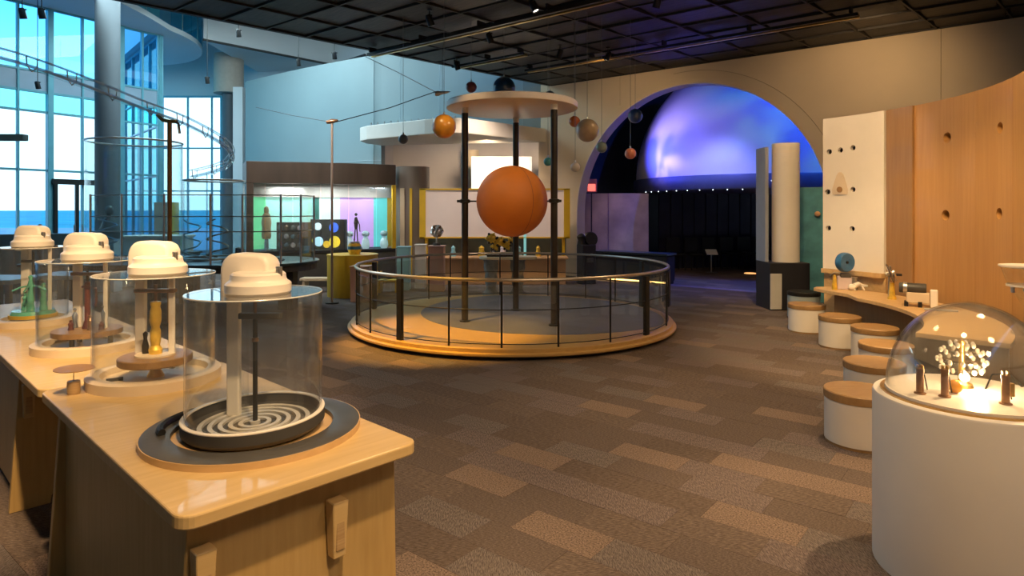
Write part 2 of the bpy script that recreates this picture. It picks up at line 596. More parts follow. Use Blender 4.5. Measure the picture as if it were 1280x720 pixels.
for i in range(0, 12):
    for j in range(0, 18):
        p = C0 + E1 * (CS * (i + 0.5)) + EDGE * (CT * (j + 0.5))
        if p.y < 6.5:
            continue
        o = piece(cme[1 if rnd.random() < 0.25 else 0], 'ceiling_panel', None, ceiling, (p.x, p.y, 4.79 + rnd.uniform(-0.008, 0.02)), A1)
        o.rotation_euler = (rnd.uniform(-.012, .012), rnd.uniform(-.012, .012), A1)
for i in range(0, 13):
    p = C0 + E1 * (CS * i) + EDGE * 6.5
    MB().box(0, 0, 0, 13.0, 0.03, 0.05, 0).xform(Matrix.Translation((p.x, p.y, 4.795)) @ Matrix.Rotation(aE, 4, 'Z')).build('grid_bar', 'ceilbar', ceiling, smooth=False)
for j in range(0, 18):
    p = C0 + E1 * 6.4 + EDGE * (CT * j)
    MB().box(0, 0, 0, 12.8, 0.03, 0.06, 0).xform(Matrix.Translation((p.x, p.y, 4.80)) @ Matrix.Rotation(A1, 4, 'Z')).build('grid_bar', 'ceilbar', ceiling, smooth=False)
# fascia closing the edge of the dark ceiling towards the atrium
m_ = C0 + EDGE * 12
t = MB().box(0, 0, 0, 24, 0.1, 0.7).xform(Matrix.Translation((m_.x - 0.04, m_.y + 0.04, 5.13)) @ Matrix.Rotation(aE, 4, 'Z')).build('trim_1', 'ceilbar', smooth=False)
t['kind'] = 'structure'

# conduit and light tracks under the dark ceiling
def track(label, a, b, r, m, zt=4.76):
    t = thing('ceiling_track', label, 'track', (a[0], a[1], zt))
    L = math.hypot(b[0] - a[0], b[1] - a[1])
    ang = math.atan2(b[1] - a[1], b[0] - a[0])
    t.rotation_euler = (0, 0, ang)
    MB().box(L / 2, 0, -0.12, L, r * 2, r * 1.6).build('rail', m, t, smooth=False, bevel=0.004)
    MB().box(L / 2, 0.10, -0.13, L, 0.05, 0.05).build('conduit', 'brass', t, smooth=False, bevel=0.004)
    k = max(2, int(L / 1.3))
    for i in range(k + 1):
        MB().box(0.1 + (L - 0.2) * i / k, 0.03, -0.045, 0.03, 0.16, 0.09).build('hanger', 'black', t, smooth=False)
    return t


def track_pt(s, q):
    p = C0 + E1 * s + EDGE * q
    return (p.x, p.y)


track('long brassy light track crossing the dark ceiling above the orange ball', track_pt(0.1, 5.3), track_pt(8.5, 5.3), 0.035, 'bronze')
track('dark light track on the ceiling close to the arch wall', track_pt(1.2, 2.3), track_pt(7.5, 2.3), 0.03, 'black')
track('short light track poking out past the ceiling edge', (-0.98 - 0.25, 13.0 + 0.2), (-0.98 + 1.2, 13.0 - 0.96), 0.025, 'black')


def can_light(x, y, z, label, drop, rx=25, rz=0, group=None, lit=True):
    t = thing('spotlight', label, 'spotlight', (x, y, z), rz, group)
    MB().cyl(0, 0, -drop, 0, 0.008, 8).build('stem', 'black', t)
    MB().cyl(0, 0, -0.015, 0.0, 0.04, 12).build('mount', 'black', t)
    h = MB().lathe([(0.0001, 0.09), (0.035, 0.085), (0.05, 0.05), (0.055, -0.09), (0.047, -0.09), (0.045, -0.05), (0.0001, -0.05)], n=20)
    mt = Matrix.Translation((0, 0, -drop - 0.06)) @ Matrix.Rotation(R(rx), 4, 'X')
    h.xform(mt).build('housing', 'black', t)
    MB().cyl(0, 0, -0.075, -0.06, 0.045, 16).xform(mt).build('lens', M['lampglow'], t)
    MB().box(0, 0, -drop, 0.13, 0.02, 0.02).build('yoke', 'black', t, smooth=False)
    return t


M['lampglow'] = mat('lamp_lens', (0.9, 0.85, 0.75), 0.3, emit=(1.0, 0.9, 0.75), estr=3.0)
for k, (px, py, D) in enumerate([(571, 86, 13.0), (537, 22, 9.9), (667, 3, 9.2), (822, 12, 9.0), (612, 40, 10.9), (700, 48, 12.0), (760, 50, 12.2)]):
    p = at(px, py, D)
    can_light(p.x, p.y, 4.79, ['black can spotlight at the outer end of the short ceiling track'][0] if k == 0 else 'black can spotlight under the dark tiled ceiling', 0.10, 25, rnd.uniform(-2, 2), None if k == 0 else 'spotlights under the dark ceiling')

# ================================================================== ARCH WALL
pts = [(-0.42, 0), (0.72, 0), (0.72, 1.59)]
AR, AS, AZ = 2.81, 3.53, 1.59
for i in range(1, 48):
    a = PI - PI * i / 48
    pts.append((AS + AR * math.cos(a), AZ + AR * math.sin(a)))
pts += [(6.34, 1.59), (6.34, 0), (13.0, 0), (13.0, 5.0), (-0.42, 5.0)]


def wall_extrude(poly, o0, o1):
    b = MB()
    n = len(poly)
    v = [(*wp(s, o0), z) for s, z in poly] + [(*wp(s, o1), z) for s, z in poly]
    f = [tuple(range(n)), tuple(range(n, 2 * n))[::-1]] + [(i, (i + 1) % n, (i + 1) % n + n, i + n) for i in range(n)]
    return b.add(v, f)


wall_arch = wall_extrude(pts, 0.0, 0.32).build('wall_back', 'cream', smooth=False)
wall_arch['kind'] = 'structure'
# lining of the arch, as a curved strip, and the thin ring joint around it
M['lining'] = mat('arch_lining', (0.55, 0.50, 0.50), 0.6, var=0.04, scale=2)
op = [(AS - AR, 0.0)] + [(AS + AR * math.cos(PI - PI * i / 48), AZ + AR * math.sin(PI - PI * i / 48)) for i in range(49)] + [(AS + AR, 0.0)]
ip = [(AS - AR + 0.02, 0.0)] + [(AS + (AR - .02) * math.cos(PI - PI * i / 48), AZ + (AR - .02) * math.sin(PI - PI * i / 48)) for i in range(49)] + [(AS + AR - 0.02, 0.0)]
b = MB()
n = len(op)
v = []
for q in (op, ip):
    for off in (-0.012, 0.33):
        v += [(*wp(s, off), z) for s, z in q]
f = []
for i in range(n - 1):
    f += [(i, i + 1, n + i + 1, n + i), (2 * n + i, 3 * n + i, 3 * n + i + 1, 2 * n + i + 1), (i, 2 * n + i, 2 * n + i + 1, i + 1), (n + i, n + i + 1, 3 * n + i + 1, 3 * n + i)]
t = b.add(v, f).build('trim_2', M['lining'])
t['kind'] = 'structure'
M['joint'] = mat('wall_joint', (0.38, 0.31, 0.22), 0.9, var=0.05)
b = MB()
ring = [(AS + (AR + .26) * math.cos(a), AZ + (AR + .26) * math.sin(a)) for a in [R(6 + 90 * i / 30) for i in range(31)]]
b.tube([(*wp(s, -0.001), z) for s, z in ring], 0.006, 5)
b.build('ring_joint', M['joint'], wall_arch)
for s, z0, z1 in ((1.9, 4.1, 4.86), (8.05, 0.0, 4.86), (10.4, 0, 4.86)):
    MB().tube([(*wp(s, -0.001), z0), (*wp(s, -0.001), z1)], 0.005, 5).build('panel_joint', M['joint'], wall_arch)
q = [(-0.42, 0), (0.70, 0), (0.70, 0.09), (-0.42, 0.09)]
t = wall_extrude(q, -0.015, 0.0).build('baseboard_back', 'darkgrey', smooth=False)
t['kind'] = 'structure'

# walls out of the picture that close the hall
for name, a, c_, h, m in (('wall_right', (ca.x, ca.y), (1.4, -2.8), 5.1, 'cream'), ('wall_rear', (1.4, -2.8), (-9.2, -6.6), 7.6, 'cream'), ('wall_side', (-9.2, -6.6), (-19, 4.2), 7.6, 'atrium_white')):
    L = math.hypot(c_[0] - a[0], c_[1] - a[1])
    t = MB().box(L / 2, 0, h / 2, L, 0.2, h).xform(Matrix.Translation((a[0], a[1], 0)) @ Matrix.Rotation(math.atan2(c_[1] - a[1], c_[0] - a[0]), 4, 'Z')).build(name, m, smooth=False)
    t['kind'] = 'structure'

# ================================================================== ATRIUM SHELL
def ribbon(points, z0, z1, th):
    """vertical curved wall following plan points, thickened away from the camera"""
    b = MB()
    P = [Vector(p) for p in points]
    n = len(P)
    off = []
    for i in range(n):
        d = (P[min(i + 1, n - 1)] - P[max(i - 1, 0)]).normalized()
        off.append(P[i] + Vector((-d.y, d.x)) * th)
    v = []
    for z in (z0, z1):
        v += [(p.x, p.y, z) for p in P] + [(p.x, p.y, z) for p in off]
    f = []
    for i in range(n - 1):
        f += [(i, i + 1, 2 * n + i + 1, 2 * n + i), (n + i, 3 * n + i, 3 * n + i + 1, n + i + 1), (2 * n + i, 2 * n + i + 1, 3 * n + i + 1, 3 * n + i), (i, n + i, n + i + 1, i + 1)]
    f += [(0, 2 * n, 3 * n, n), (n - 1, 2 * n - 1, 4 * n - 1, 3 * n - 1)]
    return b.add(v, f)


def smooth_pts(P, k=6):
    P = [Vector(p) for p in P]
    out = []
    for i in range(len(P) - 1):
        p0, p1, p2, p3 = P[max(i - 1, 0)], P[i], P[i + 1], P[min(i + 2, len(P) - 1)]
        for j in range(k):
            t = j / k
            out.append(0.5 * ((2 * p1) + (p2 - p0) * t + (2 * p0 - 5 * p1 + 4 * p2 - p3) * t * t + (3 * p1 - p0 - 3 * p2 + p3) * t ** 3))
    out.append(P[-1])
    return out


W = smooth_pts([(-8.5, 20.4), (-6.2, 18.6), (-3.9, 17.05), (-3.45, 16.88), (-1.5, 16.4), (0.9, 16.1)])
ks = 18
wl = ribbon(W[:ks + 1], 0, 5.78, 0.25).build('wall_left', 'bluewall')
wl['kind'] = 'structure'
wu = ribbon(W[ks:], 3.45, 6.4, 0.25).build('wall_upper', 'bluewall')
wu['kind'] = 'structure'
t = ribbon([(-3.5, 17.1), (-3.6, 19.4), (0.2, 19.2), (1.6, 17.6)], 0, 4.6, 0.15).build('wall_recess', mat('recess_wall', (0.62, 0.55, 0.50), 0.7, var=0.05, scale=1), smooth=False)
t['kind'] = 'structure'
# fine joint lines on the tall pale wall
for px in (505, 547, 660):
    D = 16.6
    x = (px - 640) / 800 * 16.6
    i0 = min(range(len(W)), key=lambda i: abs(W[i].x - x))
    p = W[i0]
    MB().tube([(p.x, p.y - 0.003, 3.6), (p.x, p.y - 0.003, 5.7)], 0.006, 5).build('panel_joint', mat('pale_joint', (0.4, 0.5, 0.54), 0.7), wu)
MB().tube([(p.x, p.y - 0.004, 3.0) for p in W[:ks + 1]], 0.008, 5).build('panel_joint', mat('pale_joint_b', (0.42, 0.52, 0.56), 0.7), wl)

# white balcony over the recess
bal = MB().prism([(-1.5, 16.37), (-3.42, 16.84), (-3.72, 16.3), (-3.74, 15.75), (-3.5, 15.4), (-3.1, 15.1), (-1.95, 14.3), (-1.45, 14.05), (-1.05, 14.08), (0.85, 15.98)], 3.38, 3.72).build('balcony', 'white', smooth=False, bevel=0.02)
tag(bal, 'white curved balcony slab jutting from the pale blue wall', 'balcony')

for k in range(14):
    t_ = k / 13
    a = Vector((-3.4, 15.45)).lerp(Vector((-1.1, 14.2)), t_)
    MB().cyl(a.x, a.y, 3.72, 3.80, 0.014, 8).build('stud', 'steel', bal)

# tall columns
def column(x, y, r, h, label, m, cap=None):
    t = thing('column', label, 'column', (x, y, 0))
    MB().cyl(0, 0, 0.12, h, r, 40).build('shaft', m, t)
    MB().lathe([(0.0001, 0), (r + 0.05, 0), (r + 0.05, 0.1), (r, 0.12), (0.0001, 0.12)], n=40).build('base', 'darkgrey', t)
    if cap:
        MB().cyl(0, 0, h - 0.02, h + 1.3, r * 2.3, 40).build('capital', cap, t)
    return t


p = at(134.5, 262, 14.5)
column(p.x, p.y, 0.25, 6.83, 'tall thick grey round column before the sea windows', 'column_grey')
p = at(286, 262, 22)
column(p.x, p.y, 0.21, 5.7, 'slim grey round column with a wide beige drum on top', 'column_grey', mat('beige_drum', (0.50, 0.42, 0.34), 0.7, var=0.05))
p = at(299.5, 262, 21)
t = thing('pillar', 'slender white square pillar beside the pale blue wall', 'pillar', (p.x, p.y, 0))
MB().box(0, 0, 2.9, 0.32, 0.3, 5.6).build('shaft', 'atrium_white', t, smooth=False, bevel=0.01)
MB().box(0, 0, 0.05, 0.36, 0.34, 0.1).build('base', 'darkgrey', t, smooth=False, bevel=0.01)

# atrium ceiling, oval slab, soffits
t = MB().prism([(1.4, 16.5), (4, 27.5), (-10.7, 24.4), (-15.1, 24.4), (-10.5, 19.0), (-15.6, 10.4), (-19.3, 4.1), (-9.2, -7.0), (cc.x + 9, cc.y + 1), (C0.x - 0.1, C0.y + 0.1)], 8.0, 8.2).build('ceiling_atrium', 'atrium_white', smooth=False)
t['kind'] = 'structure'
oval = [(-15.1, 10.7), (-9.9, 11.0), (-9.75, 14.0), (-9.72, 17.0)] + [(-13.0 + 3.25 * math.cos(a), 19.2 + 3.7 * math.sin(a)) for a in [R(-12 + i * 8) for i in range(14)]] + [(-13.55, 22.3), (-10.45, 18.8)]
t = MB().prism(oval, 6.85, 7.0).build('ceiling_oval', 'atrium_white', smooth=False)
t['kind'] = 'structure'
ov = thing('oval_balustrade', 'curved glass balustrade rimming the oval white soffit', 'balustrade', (0, 0, 7.0))
P = [Vector(q) for q in oval[1:-2]]
P = [P[0], P[0].lerp(P[1], .5), P[1], P[1].lerp(P[2], .5)] + P[2:]
for i in range(0, len(P) - 1):
    MB().prism([(P[i].x, P[i].y), (P[i + 1].x, P[i + 1].y), (P[i + 1].x + .015, P[i + 1].y + .01), (P[i].x + .015, P[i].y + .01)], 0.0, 0.85).build('glass_panel', 'pane_teal', ov, smooth=False)
MB().tube([(q.x, q.y, 0.87) for q in P], 0.03, 8).build('handrail', 'steel', ov)
for q in P[::2]:
    MB().cyl(q.x, q.y, 0, 0.86, 0.018, 8).build('post', 'steel', ov)
t = MB().prism([(-9.4, 19.5), (-6.4, 22.9), (-4.9, 21.4), (-2.5, 20.6), (-2, 27), (-9.6, 27)], 6.85, 7.95).build('ceiling_soffit', 'atrium_white', smooth=False)
t['kind'] = 'structure'
MB().tube([(-9.4, 19.47, 6.87), (-6.4, 22.87, 6.87), (-4.9, 21.37, 6.87)], 0.04, 6).build('edge_trim', 'darkgrey', t)
# plain walls at the back of the atrium
for name, a, c_, z0, z1 in (('wall_far_left', (-15.2, 24.2), (-10.75, 24.2), 5.96, 8.0), ('wall_far_mid', (-10.75, 24.2), (-1.8, 22.5), 0.0, 8.0), ('wall_far_end', (-10.6, 19.0), (-15.2, 24.2), 6.85, 8.0), ('wall_over_window', (-15.4, 10.4), (-10.4, 18.9), 6.87, 8.0), ('wall_near_left', (-19.0, 4.2), (-15.4, 10.4), 0.0, 8.0)):
    L = math.hypot(c_[0] - a[0], c_[1] - a[1])
    t = MB().box(L / 2, 0.1, (z0 + z1) / 2, L, 0.2, z1 - z0).xform(Matrix.Translation((a[0], a[1], 0)) @ Matrix.Rotation(math.atan2(c_[1] - a[1], c_[0] - a[0]), 4, 'Z')).build(name, 'atrium_white', smooth=False)
    t['kind'] = 'structure'


# curtain walls with one pane for each bay and row
def curtain(name, a, c_, cuts, thick, rows, mats, door=None):
    a, c_ = Vector(a), Vector(c_)
    L = (c_ - a).length
    win = structure(name, (a.x, a.y, 0))
    win.rotation_euler = (0, 0, math.atan2(c_.y - a.y, c_.x - a.x))
    for i, x in enumerate(cuts):
        w = 0.13 if i in thick else 0.05
        MB().box(x, 0, rows[-1] / 2, w, 0.16 if i in thick else 0.10, rows[-1]).build('mullion', 'mullion', win, smooth=False, bevel=0.006, seg=1)
    for z in rows:
        MB().box(L / 2, 0, z, L, 0.07, 0.055).build('transom', 'mullion', win, smooth=False, bevel=0.006, seg=1)
    pm = {}
    for i in range(len(cuts) - 1):
        for j in range(len(rows) - 1):
            w, h = cuts[i + 1] - cuts[i], rows[j + 1] - rows[j]
            m = mats[j]
            MB().box((cuts[i] + cuts[i + 1]) / 2, 0.0, (rows[j] + rows[j + 1]) / 2, w - 0.03, 0.012, h - 0.03).build('spandrel' if m == 'spandrel' else 'pane', m, win, smooth=False)
    return win


ends = [0, .52, 1.11, 2.11, 2.88, 3.58, 4.3, 5.0, 5.75, 6.5, 7.2, 7.95, 8.7, 9.86]
cuts = [9.86 - e_ for e_ in ends][::-1]
wd = curtain('window_1', (-15.4, 10.4), (-10.4, 18.9), cuts, {0, 2, 4, 7, 9, 11, 13}, [0.03, 2.7, 4.18, 4.68, 5.2, 6.83], ['pane', 'pane', 'pane_teal', 'spandrel', 'pane_blue'])
curtain('window_2', (-14.9, 24.0), (-10.85, 24.0), [0, 0.9, 1.8, 2.75, 3.65, 4.05], {0, 5}, [0.03, 2.4, 4.0, 5.94], ['pane', 'pane', 'pane'])
curtain('window_3', (-10.4, 18.9), (-14.9, 24.0), [0, 1.2, 2.4, 3.6, 4.8, 6.0, 6.8], {0, 6}, [0.03, 2.7, 4.18, 5.2, 6.83], ['pane_teal', 'pane_teal', 'pane_teal', 'pane_teal'])
# glazed door leaf frame in the sea window
door = structure('door_1', (-15.4, 10.4, 0))
door.rotation_euler = (0, 0, math.atan2(8.5, 5.0))
x0, x1 = 9.86 - 2.85, 9.86 - 1.75
for x in (x0 + .05, (x0 + x1) / 2, x1 - .03):
    MB().box(x, -0.13, 1.2, 0.08, 0.08, 2.4).build('door_frame', 'black', door, smooth=False, bevel=0.006, seg=1)
MB().box((x0 + x1) / 2, -0.13, 2.42, x1 - x0 + .05, 0.09, 0.14).build('door_head', 'black', door, smooth=False, bevel=0.006, seg=1)
for s in (-1, 1):
    MB().cyl((x0 + x1) / 2 + s * 0.1, -0.2, 0.8, 1.3, 0.015, 10).build('door_handle', 'steel', door)
# sea and terrace outdoors
t = MB().prism([(-3000, 60), (3000, 60), (3000, 5000), (-3000, 5000)], -4.2, -4.0)
t.prism([(-3000, -400), (-60, -400), (-60, 60), (-3000, 60)], -4.2, -4.0)
sea = t.build('sea', 'sea', smooth=False)
sea['kind'] = 'structure'
t = MB().prism([(-19.5, 3), (-60, 3), (-60, 60), (10, 60), (10, 27.2), (-16.2, 27.2)], -0.4, -0.02).build('terrace', 'terrace', smooth=False)
t['kind'] = 'structure'
# ================================================================== EXHIBIT TABLES (left foreground)
TZ = 0.86
TRZ = math.atan2(0.722, 0.692)
TF = Vector((-0.90, 1.73))
TWD = Vector((0.692, 0.722))
TLD = Vector((-0.722, 0.692))


def rounded_rect(x0, y0, x1, y1, r, k=6):
    P = []
    for cx, cy, a in ((x1 - r, y1 - r, 0), (x0 + r, y1 - r, 90), (x0 + r, y0 + r, 180), (x1 - r, y0 + r, 270)):
        for i in range(k + 1):
            t = R(a + 90 * i / k)
            P.append((cx + r * math.cos(t), cy + r * math.sin(t)))
    return P


def xz_prism(poly, y0, y1):
    b = MB()
    n = len(poly)
    v = [(x, y0, z) for x, z in poly] + [(x, y1, z) for x, z in poly]
    return b.add(v, [tuple(range(n)), tuple(range(n, 2 * n))[::-1]] + [(i, (i + 1) % n, (i + 1) % n + n, i + n) for i in range(n)])


def exhibit_table(y0, L, ya, yb, label):
    """tabletop of length L; end panels stand at ya and yb, the side panels run between them"""
    o = TF + TLD * y0
    t = thing('exhibit_table', label, 'table', (o.x, o.y, 0), TRZ, 'maple exhibit tables')
    MB().prism(rounded_rect(0, 0, 0.82, L, 0.055), TZ - 0.042, TZ).build('tabletop', 'maple', t, smooth=False, bevel=0.006)
    for ye in (ya, yb):
        ap = [(0.20 + 0.21 + 0.21 * math.cos(R(180 - 180 * i / 12)), 0.16 * math.sin(R(180 * i / 12))) for i in range(13)]
        poly = [(0.06, TZ - 0.042), (0.01, 0.0)] + ap + [(0.80, 0.0), (0.785, TZ - 0.042)]
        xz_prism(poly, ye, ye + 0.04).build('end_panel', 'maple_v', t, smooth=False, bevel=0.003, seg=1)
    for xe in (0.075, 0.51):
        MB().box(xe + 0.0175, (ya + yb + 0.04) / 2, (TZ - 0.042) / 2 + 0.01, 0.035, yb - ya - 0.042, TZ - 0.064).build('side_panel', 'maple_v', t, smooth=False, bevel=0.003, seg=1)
        tn = MB().box(xe + 0.0175, ya - 0.028, 0.62, 0.034, 0.054, 0.13).build('tenon', 'maple_edge', t, smooth=False, bevel=0.003, seg=1)
        w = MB()
        x0, x1, q = xe - 0.012, xe + 0.047, ya - 0.03
        w.add([(x0 + .006, q - .02, 0.53), (x1 - .006, q - .02, 0.53), (x1 - .006, q + .02, 0.53), (x0 + .006, q + .02, 0.53), (x0, q - .028, 0.72), (x1, q - .028, 0.72), (x1, q + .026, 0.72), (x0, q + .026, 0.72)],
              [(3, 2, 1, 0), (4, 5, 6, 7), (0, 1, 5, 4), (1, 2, 6, 5), (2, 3, 7, 6), (3, 0, 4, 7)])
        w.build('wedge', 'maple', tn, smooth=False, bevel=0.003, seg=1)
    return t


exhibit_table(0.0, 1.78, 0.11, 1.66, 'maple table with rounded corners under the spiral dish exhibit')
exhibit_table(1.79, 3.55, 0.86, 3.2, 'long maple table under the dark red rod and green glass exhibits')


def glass_drum(parent, z0, z1, r, name='acrylic_drum'):
    o = MB().lathe([(r, z0), (r, z1), (r - 0.006, z1), (r - 0.006, z0), (r, z0)], n=64).build(name, 'acrylic', parent)
    MB().cyl(0, 0, z1, z1 + 0.006, r + 0.001, 64).build('lid', 'acrylic', o)
    MB().tube([(r * math.cos(2 * PI * i / 64), r * math.sin(2 * PI * i / 64), z1 + 0.003) for i in range(64)], 0.003, 6, True).build('rim', M['rimclear'], o)
    return o


M['rimclear'] = mat('acrylic_edge', (0.75, 0.78, 0.76), 0.2, spec=0.8)


def motor_cap(parent, z, ox, oy, s=1.0):
    prof = [(0.0001, 0.0), (0.085, 0.0), (0.112, 0.014), (0.118, 0.022), (0.118, 0.05), (0.112, 0.057), (0.104, 0.062), (0.100, 0.07), (0.098, 0.086), (0.09, 0.093), (0.0001, 0.093)]
    prof = [(a * s, b_ * s - 0.02) for a, b_ in prof]
    c = MB().lathe(prof, ox, oy, 40, z=z).build('motor_cap', 'whitegloss', parent)
    # the hood is a rounded arch block that reaches back to the post
    P = [(-0.16, -0.04), (-0.16, 0.06)] + [(-0.10 + 0.06 * math.cos(R(180 - 15 * i)), 0.06 + 0.072 * math.sin(R(15 * i))) for i in range(1, 7)] + [(0.0, 0.128), (0.03, 0.115), (0.042, 0.09), (0.042, 0.0), (-0.06, 0.0), (-0.085, -0.04)]
    hb = MB()
    n = len(P)
    w = 0.05 * s
    v = [(x * s, -w, q * s) for x, q in P] + [(x * s, w, q * s) for x, q in P]
    hb.add(v, [tuple(range(n)), tuple(range(n, 2 * n))[::-1]] + [(i, (i + 1) % n, (i + 1) % n + n, i + n) for i in range(n)])
    hb.xform(Matrix.Translation((ox - 0.005 * s, oy + 0.075 * s, z + 0.008)) @ Matrix.Rotation(R(-8), 4, 'Z')).build('hood', 'whitegloss', parent, bevel=0.016 * s, seg=3)
    MB().cyl(ox + 0.085 * s, oy - 0.02 * s, z + 0.06 * s, z + 0.095 * s, 0.012 * s, 12).build('knob', 'steel', c)
    return c


def post_white(parent, x, y, z0, z1, w=0.035):
    MB().box(x, y, (z0 + z1) / 2, w, w * 0.6, z1 - z0).build('support_post', 'whitegloss', parent, smooth=False, bevel=0.006)
    MB().box(x + w * 0.9, y, (z0 + z1) / 2, w * 0.4, w * 0.5, z1 - z0).build('clear_post', 'acrylic', parent, smooth=False, bevel=0.003)


# --- exhibit one: spiral dish
e1 = thing('drum_exhibit', 'clear drum over a tilted black and white ringed dish with a black rod', 'exhibit', (-0.975, 2.43, TZ), 0, 'clear drum exhibits on the maple tables')
bd = MB()
bd.ring(0, 0, 0.0, 0.026, 0.285, 0.385, 64).build('base_plate', 'greydisc', e1, bevel=0.003)
MB().lathe([(0.388, 0.0), (0.388, 0.024), (0.384, 0.024), (0.384, 0.0), (0.388, 0.0)], n=64).build('base_edge', 'oak_top', e1)
MB().cyl(0, 0, 0.0, 0.008, 0.286, 48).build('well_floor', 'oak_top', e1)
tilt = Matrix.Rotation(R(-1.2), 4, 'Y') @ Matrix.Rotation(R(1), 4, 'X') @ Matrix.Scale(0.95, 4)
bw = MB().lathe([(0.0001, 0.03), (0.24, 0.03), (0.252, 0.04), (0.258, 0.075), (0.268, 0.075), (0.268, 0.035), (0.25, 0.016), (0.0001, 0.016)], n=64).xform(tilt).build('dish', 'darkgrey', e1)
MB().ring(0, 0, 0.0745, 0.081, 0.25, 0.269, 64).xform(tilt).build('dish_rim', 'whitegloss', bw, bevel=0.002)
M['ringwhite'] = mat('ring_white', (0.62, 0.60, 0.56), 0.4, var=0.05)
for k in range(5):
    r = 0.045 + k * 0.037
    MB().ring(0, 0, 0.03, 0.038 + 0.001 * k, r, r + 0.017, 48).xform(tilt).build('dish_ring', M['ringwhite'], bw)
MB().cyl(0, 0, 0.03, 0.043, 0.02, 20).xform(tilt).build('dish_hub', 'ringwhite', bw)
# curved black handle lying left of the dish
P = [(-0.345 + 0.0, 0.0)]
hp = [(-0.27 - 0.06 * math.cos(a), 0.13 * math.sin(a), 0.035) for a in [R(-75 + 15 * i) for i in range(11)]]
MB().tube(hp, 0.014, 8).build('grip', 'black', e1)
MB().cyl(0, 0, 0.04, 0.43, 0.009, 14).build('rod', 'black', e1)
MB().cyl(0, 0, 0.34, 0.355, 0.013, 14).build('rod_collar', 'copper', e1)
MB().cyl(0, 0, 0.43, 0.52, 0.006, 10).build('drive_shaft', 'copper', e1)
MB().box(0.02, 0.0, 0.437, 0.16, 0.03, 0.022).build('cross_bar', 'darkgrey', e1, smooth=False, bevel=0.003)
glass_drum(e1, 0.075, 0.522, 0.243)
post_white(e1, -0.115, 0.08, 0.03, 0.545, 0.05)
motor_cap(e1, 0.532, 0.02, -0.02)


def drum(label, x, y, rb, rd, h):
    e = thing('drum_exhibit', label, 'exhibit', (x, y, TZ), 0, 'clear drum exhibits on the maple tables')
    MB().lathe([(0.0001, 0), (rb, 0), (rb, 0.045), (rb - 0.02, 0.05), (rb - 0.06, 0.05), (rb - 0.065, 0.02), (0.0001, 0.02)], n=64).build('base_ring', 'creamlam', e)
    glass_drum(e, 0.02, h, rd)
    return e


M['creamlam'] = mat('cream_laminate', (0.70, 0.58, 0.42), 0.4, var=0.04, scale=5)
# --- exhibit two: golden turned column on a wooden turntable
e2 = drum('clear drum over a golden bottle-like column on a round wooden turntable', -1.76, 3.16, 0.295, 0.268, 0.52)
MB().lathe([(0.0001, 0.085), (0.16, 0.085), (0.165, 0.09), (0.165, 0.118), (0.16, 0.122), (0.0001, 0.122)], n=48).build('turntable', 'oak_dark', e2)
MB().lathe([(0.0001, 0.122), (0.09, 0.122), (0.09, 0.13), (0.0001, 0.13)], n=32).build('turntable_inset', 'creamlam', e2)
MB().lathe([(0.04, 0.02), (0.025, 0.05), (0.02, 0.085)], n=20).build('foot', 'brass', e2)
MB().lathe([(0.0001, 0.13), (0.03, 0.13), (0.032, 0.15), (0.02, 0.17), (0.024, 0.2), (0.024, 0.24), (0.018, 0.26), (0.026, 0.29), (0.026, 0.34), (0.02, 0.36), (0.024, 0.375), (0.024, 0.385), (0.008, 0.39), (0.0001, 0.39)], n=24).build('golden_column', 'gold', e2)
MB().lathe([(0.0001, 0.13), (0.014, 0.13), (0.016, 0.17), (0.008, 0.2), (0.012, 0.23), (0.0001, 0.24)], -0.05, 0.0, 14).build('small_column', 'bronze', e2)
MB().cyl(0, 0, 0.39, 0.47, 0.008, 10).build('drive_shaft', 'copper', e2)
MB().box(0, 0, 0.44, 0.20, 0.035, 0.018).build('cross_bar', 'copper', e2, smooth=False, bevel=0.003)
post_white(e2, -0.10, 0.05, 0.05, 0.56, 0.05)
post_white(e2, 0.07, 0.02, 0.05, 0.53, 0.03)
motor_cap(e2, 0.53, 0.03, -0.03, 1.1)
for dx, dy in ((-0.14, -0.1), (0.12, -0.12), (0.19, -0.02)):
    MB().box(dx, dy, 0.028, 0.07, 0.012, 0.014, rz=0.6).build('clip', 'darkgrey', e2, smooth=False)
# --- exhibit three: dark red rod
e3 = drum('clear drum over a dark red rod and small figures on a low round platform', -2.58, 3.89, 0.285, 0.255, 0.53)
MB().lathe([(0.0001, 0.085), (0.185, 0.085), (0.185, 0.115), (0.0001, 0.12)], n=48).build('platform', 'oak_dark', e3)
for a in (0.4, 2.5, 4.6):
    MB().cyl(0.12 * math.cos(a), 0.12 * math.sin(a), 0.02, 0.085, 0.014, 12).build('platform_leg', 'darkgrey', e3)
M['maroon'] = mat('maroon', (0.13, 0.03, 0.03), 0.4, var=0.3, scale=10)
MB().lathe([(0.0001, 0.12), (0.03, 0.12), (0.022, 0.15), (0.016, 0.17), (0.016, 0.36), (0.02, 0.37), (0.014, 0.40), (0.0001, 0.41)], n=18).build('red_rod', 'maroon', e3)
MB().cyl(0, 0, 0.40, 0.47, 0.007, 10).build('drive_shaft', 'bronze', e3)
MB().box(0, 0, 0.45, 0.19, 0.035, 0.02).build('cross_bar', 'copper', e3, smooth=False, bevel=0.003)
M['silver'] = mat('silver_blue', (0.55, 0.62, 0.70), 0.25, metal=0.8, var=0.2)
for k, (dx, dy, h, m) in enumerate(((-0.09, 0.02, 0.12, 'silver'), (-0.06, -0.06, 0.06, 'maroon'), (0.08, 0.03, 0.14, 'silver'), (0.05, -0.05, 0.09, 'copper'), (0.11, -0.04, 0.05, 'maroon'))):
    MB().lathe([(0.0001, 0), (0.018, 0), (0.012, h * 0.3), (0.016, h * 0.6), (0.006, h * 0.8), (0.011, h * 0.92), (0.0001, h)], dx, dy, 12, z=0.12).build('figure', m, e3)
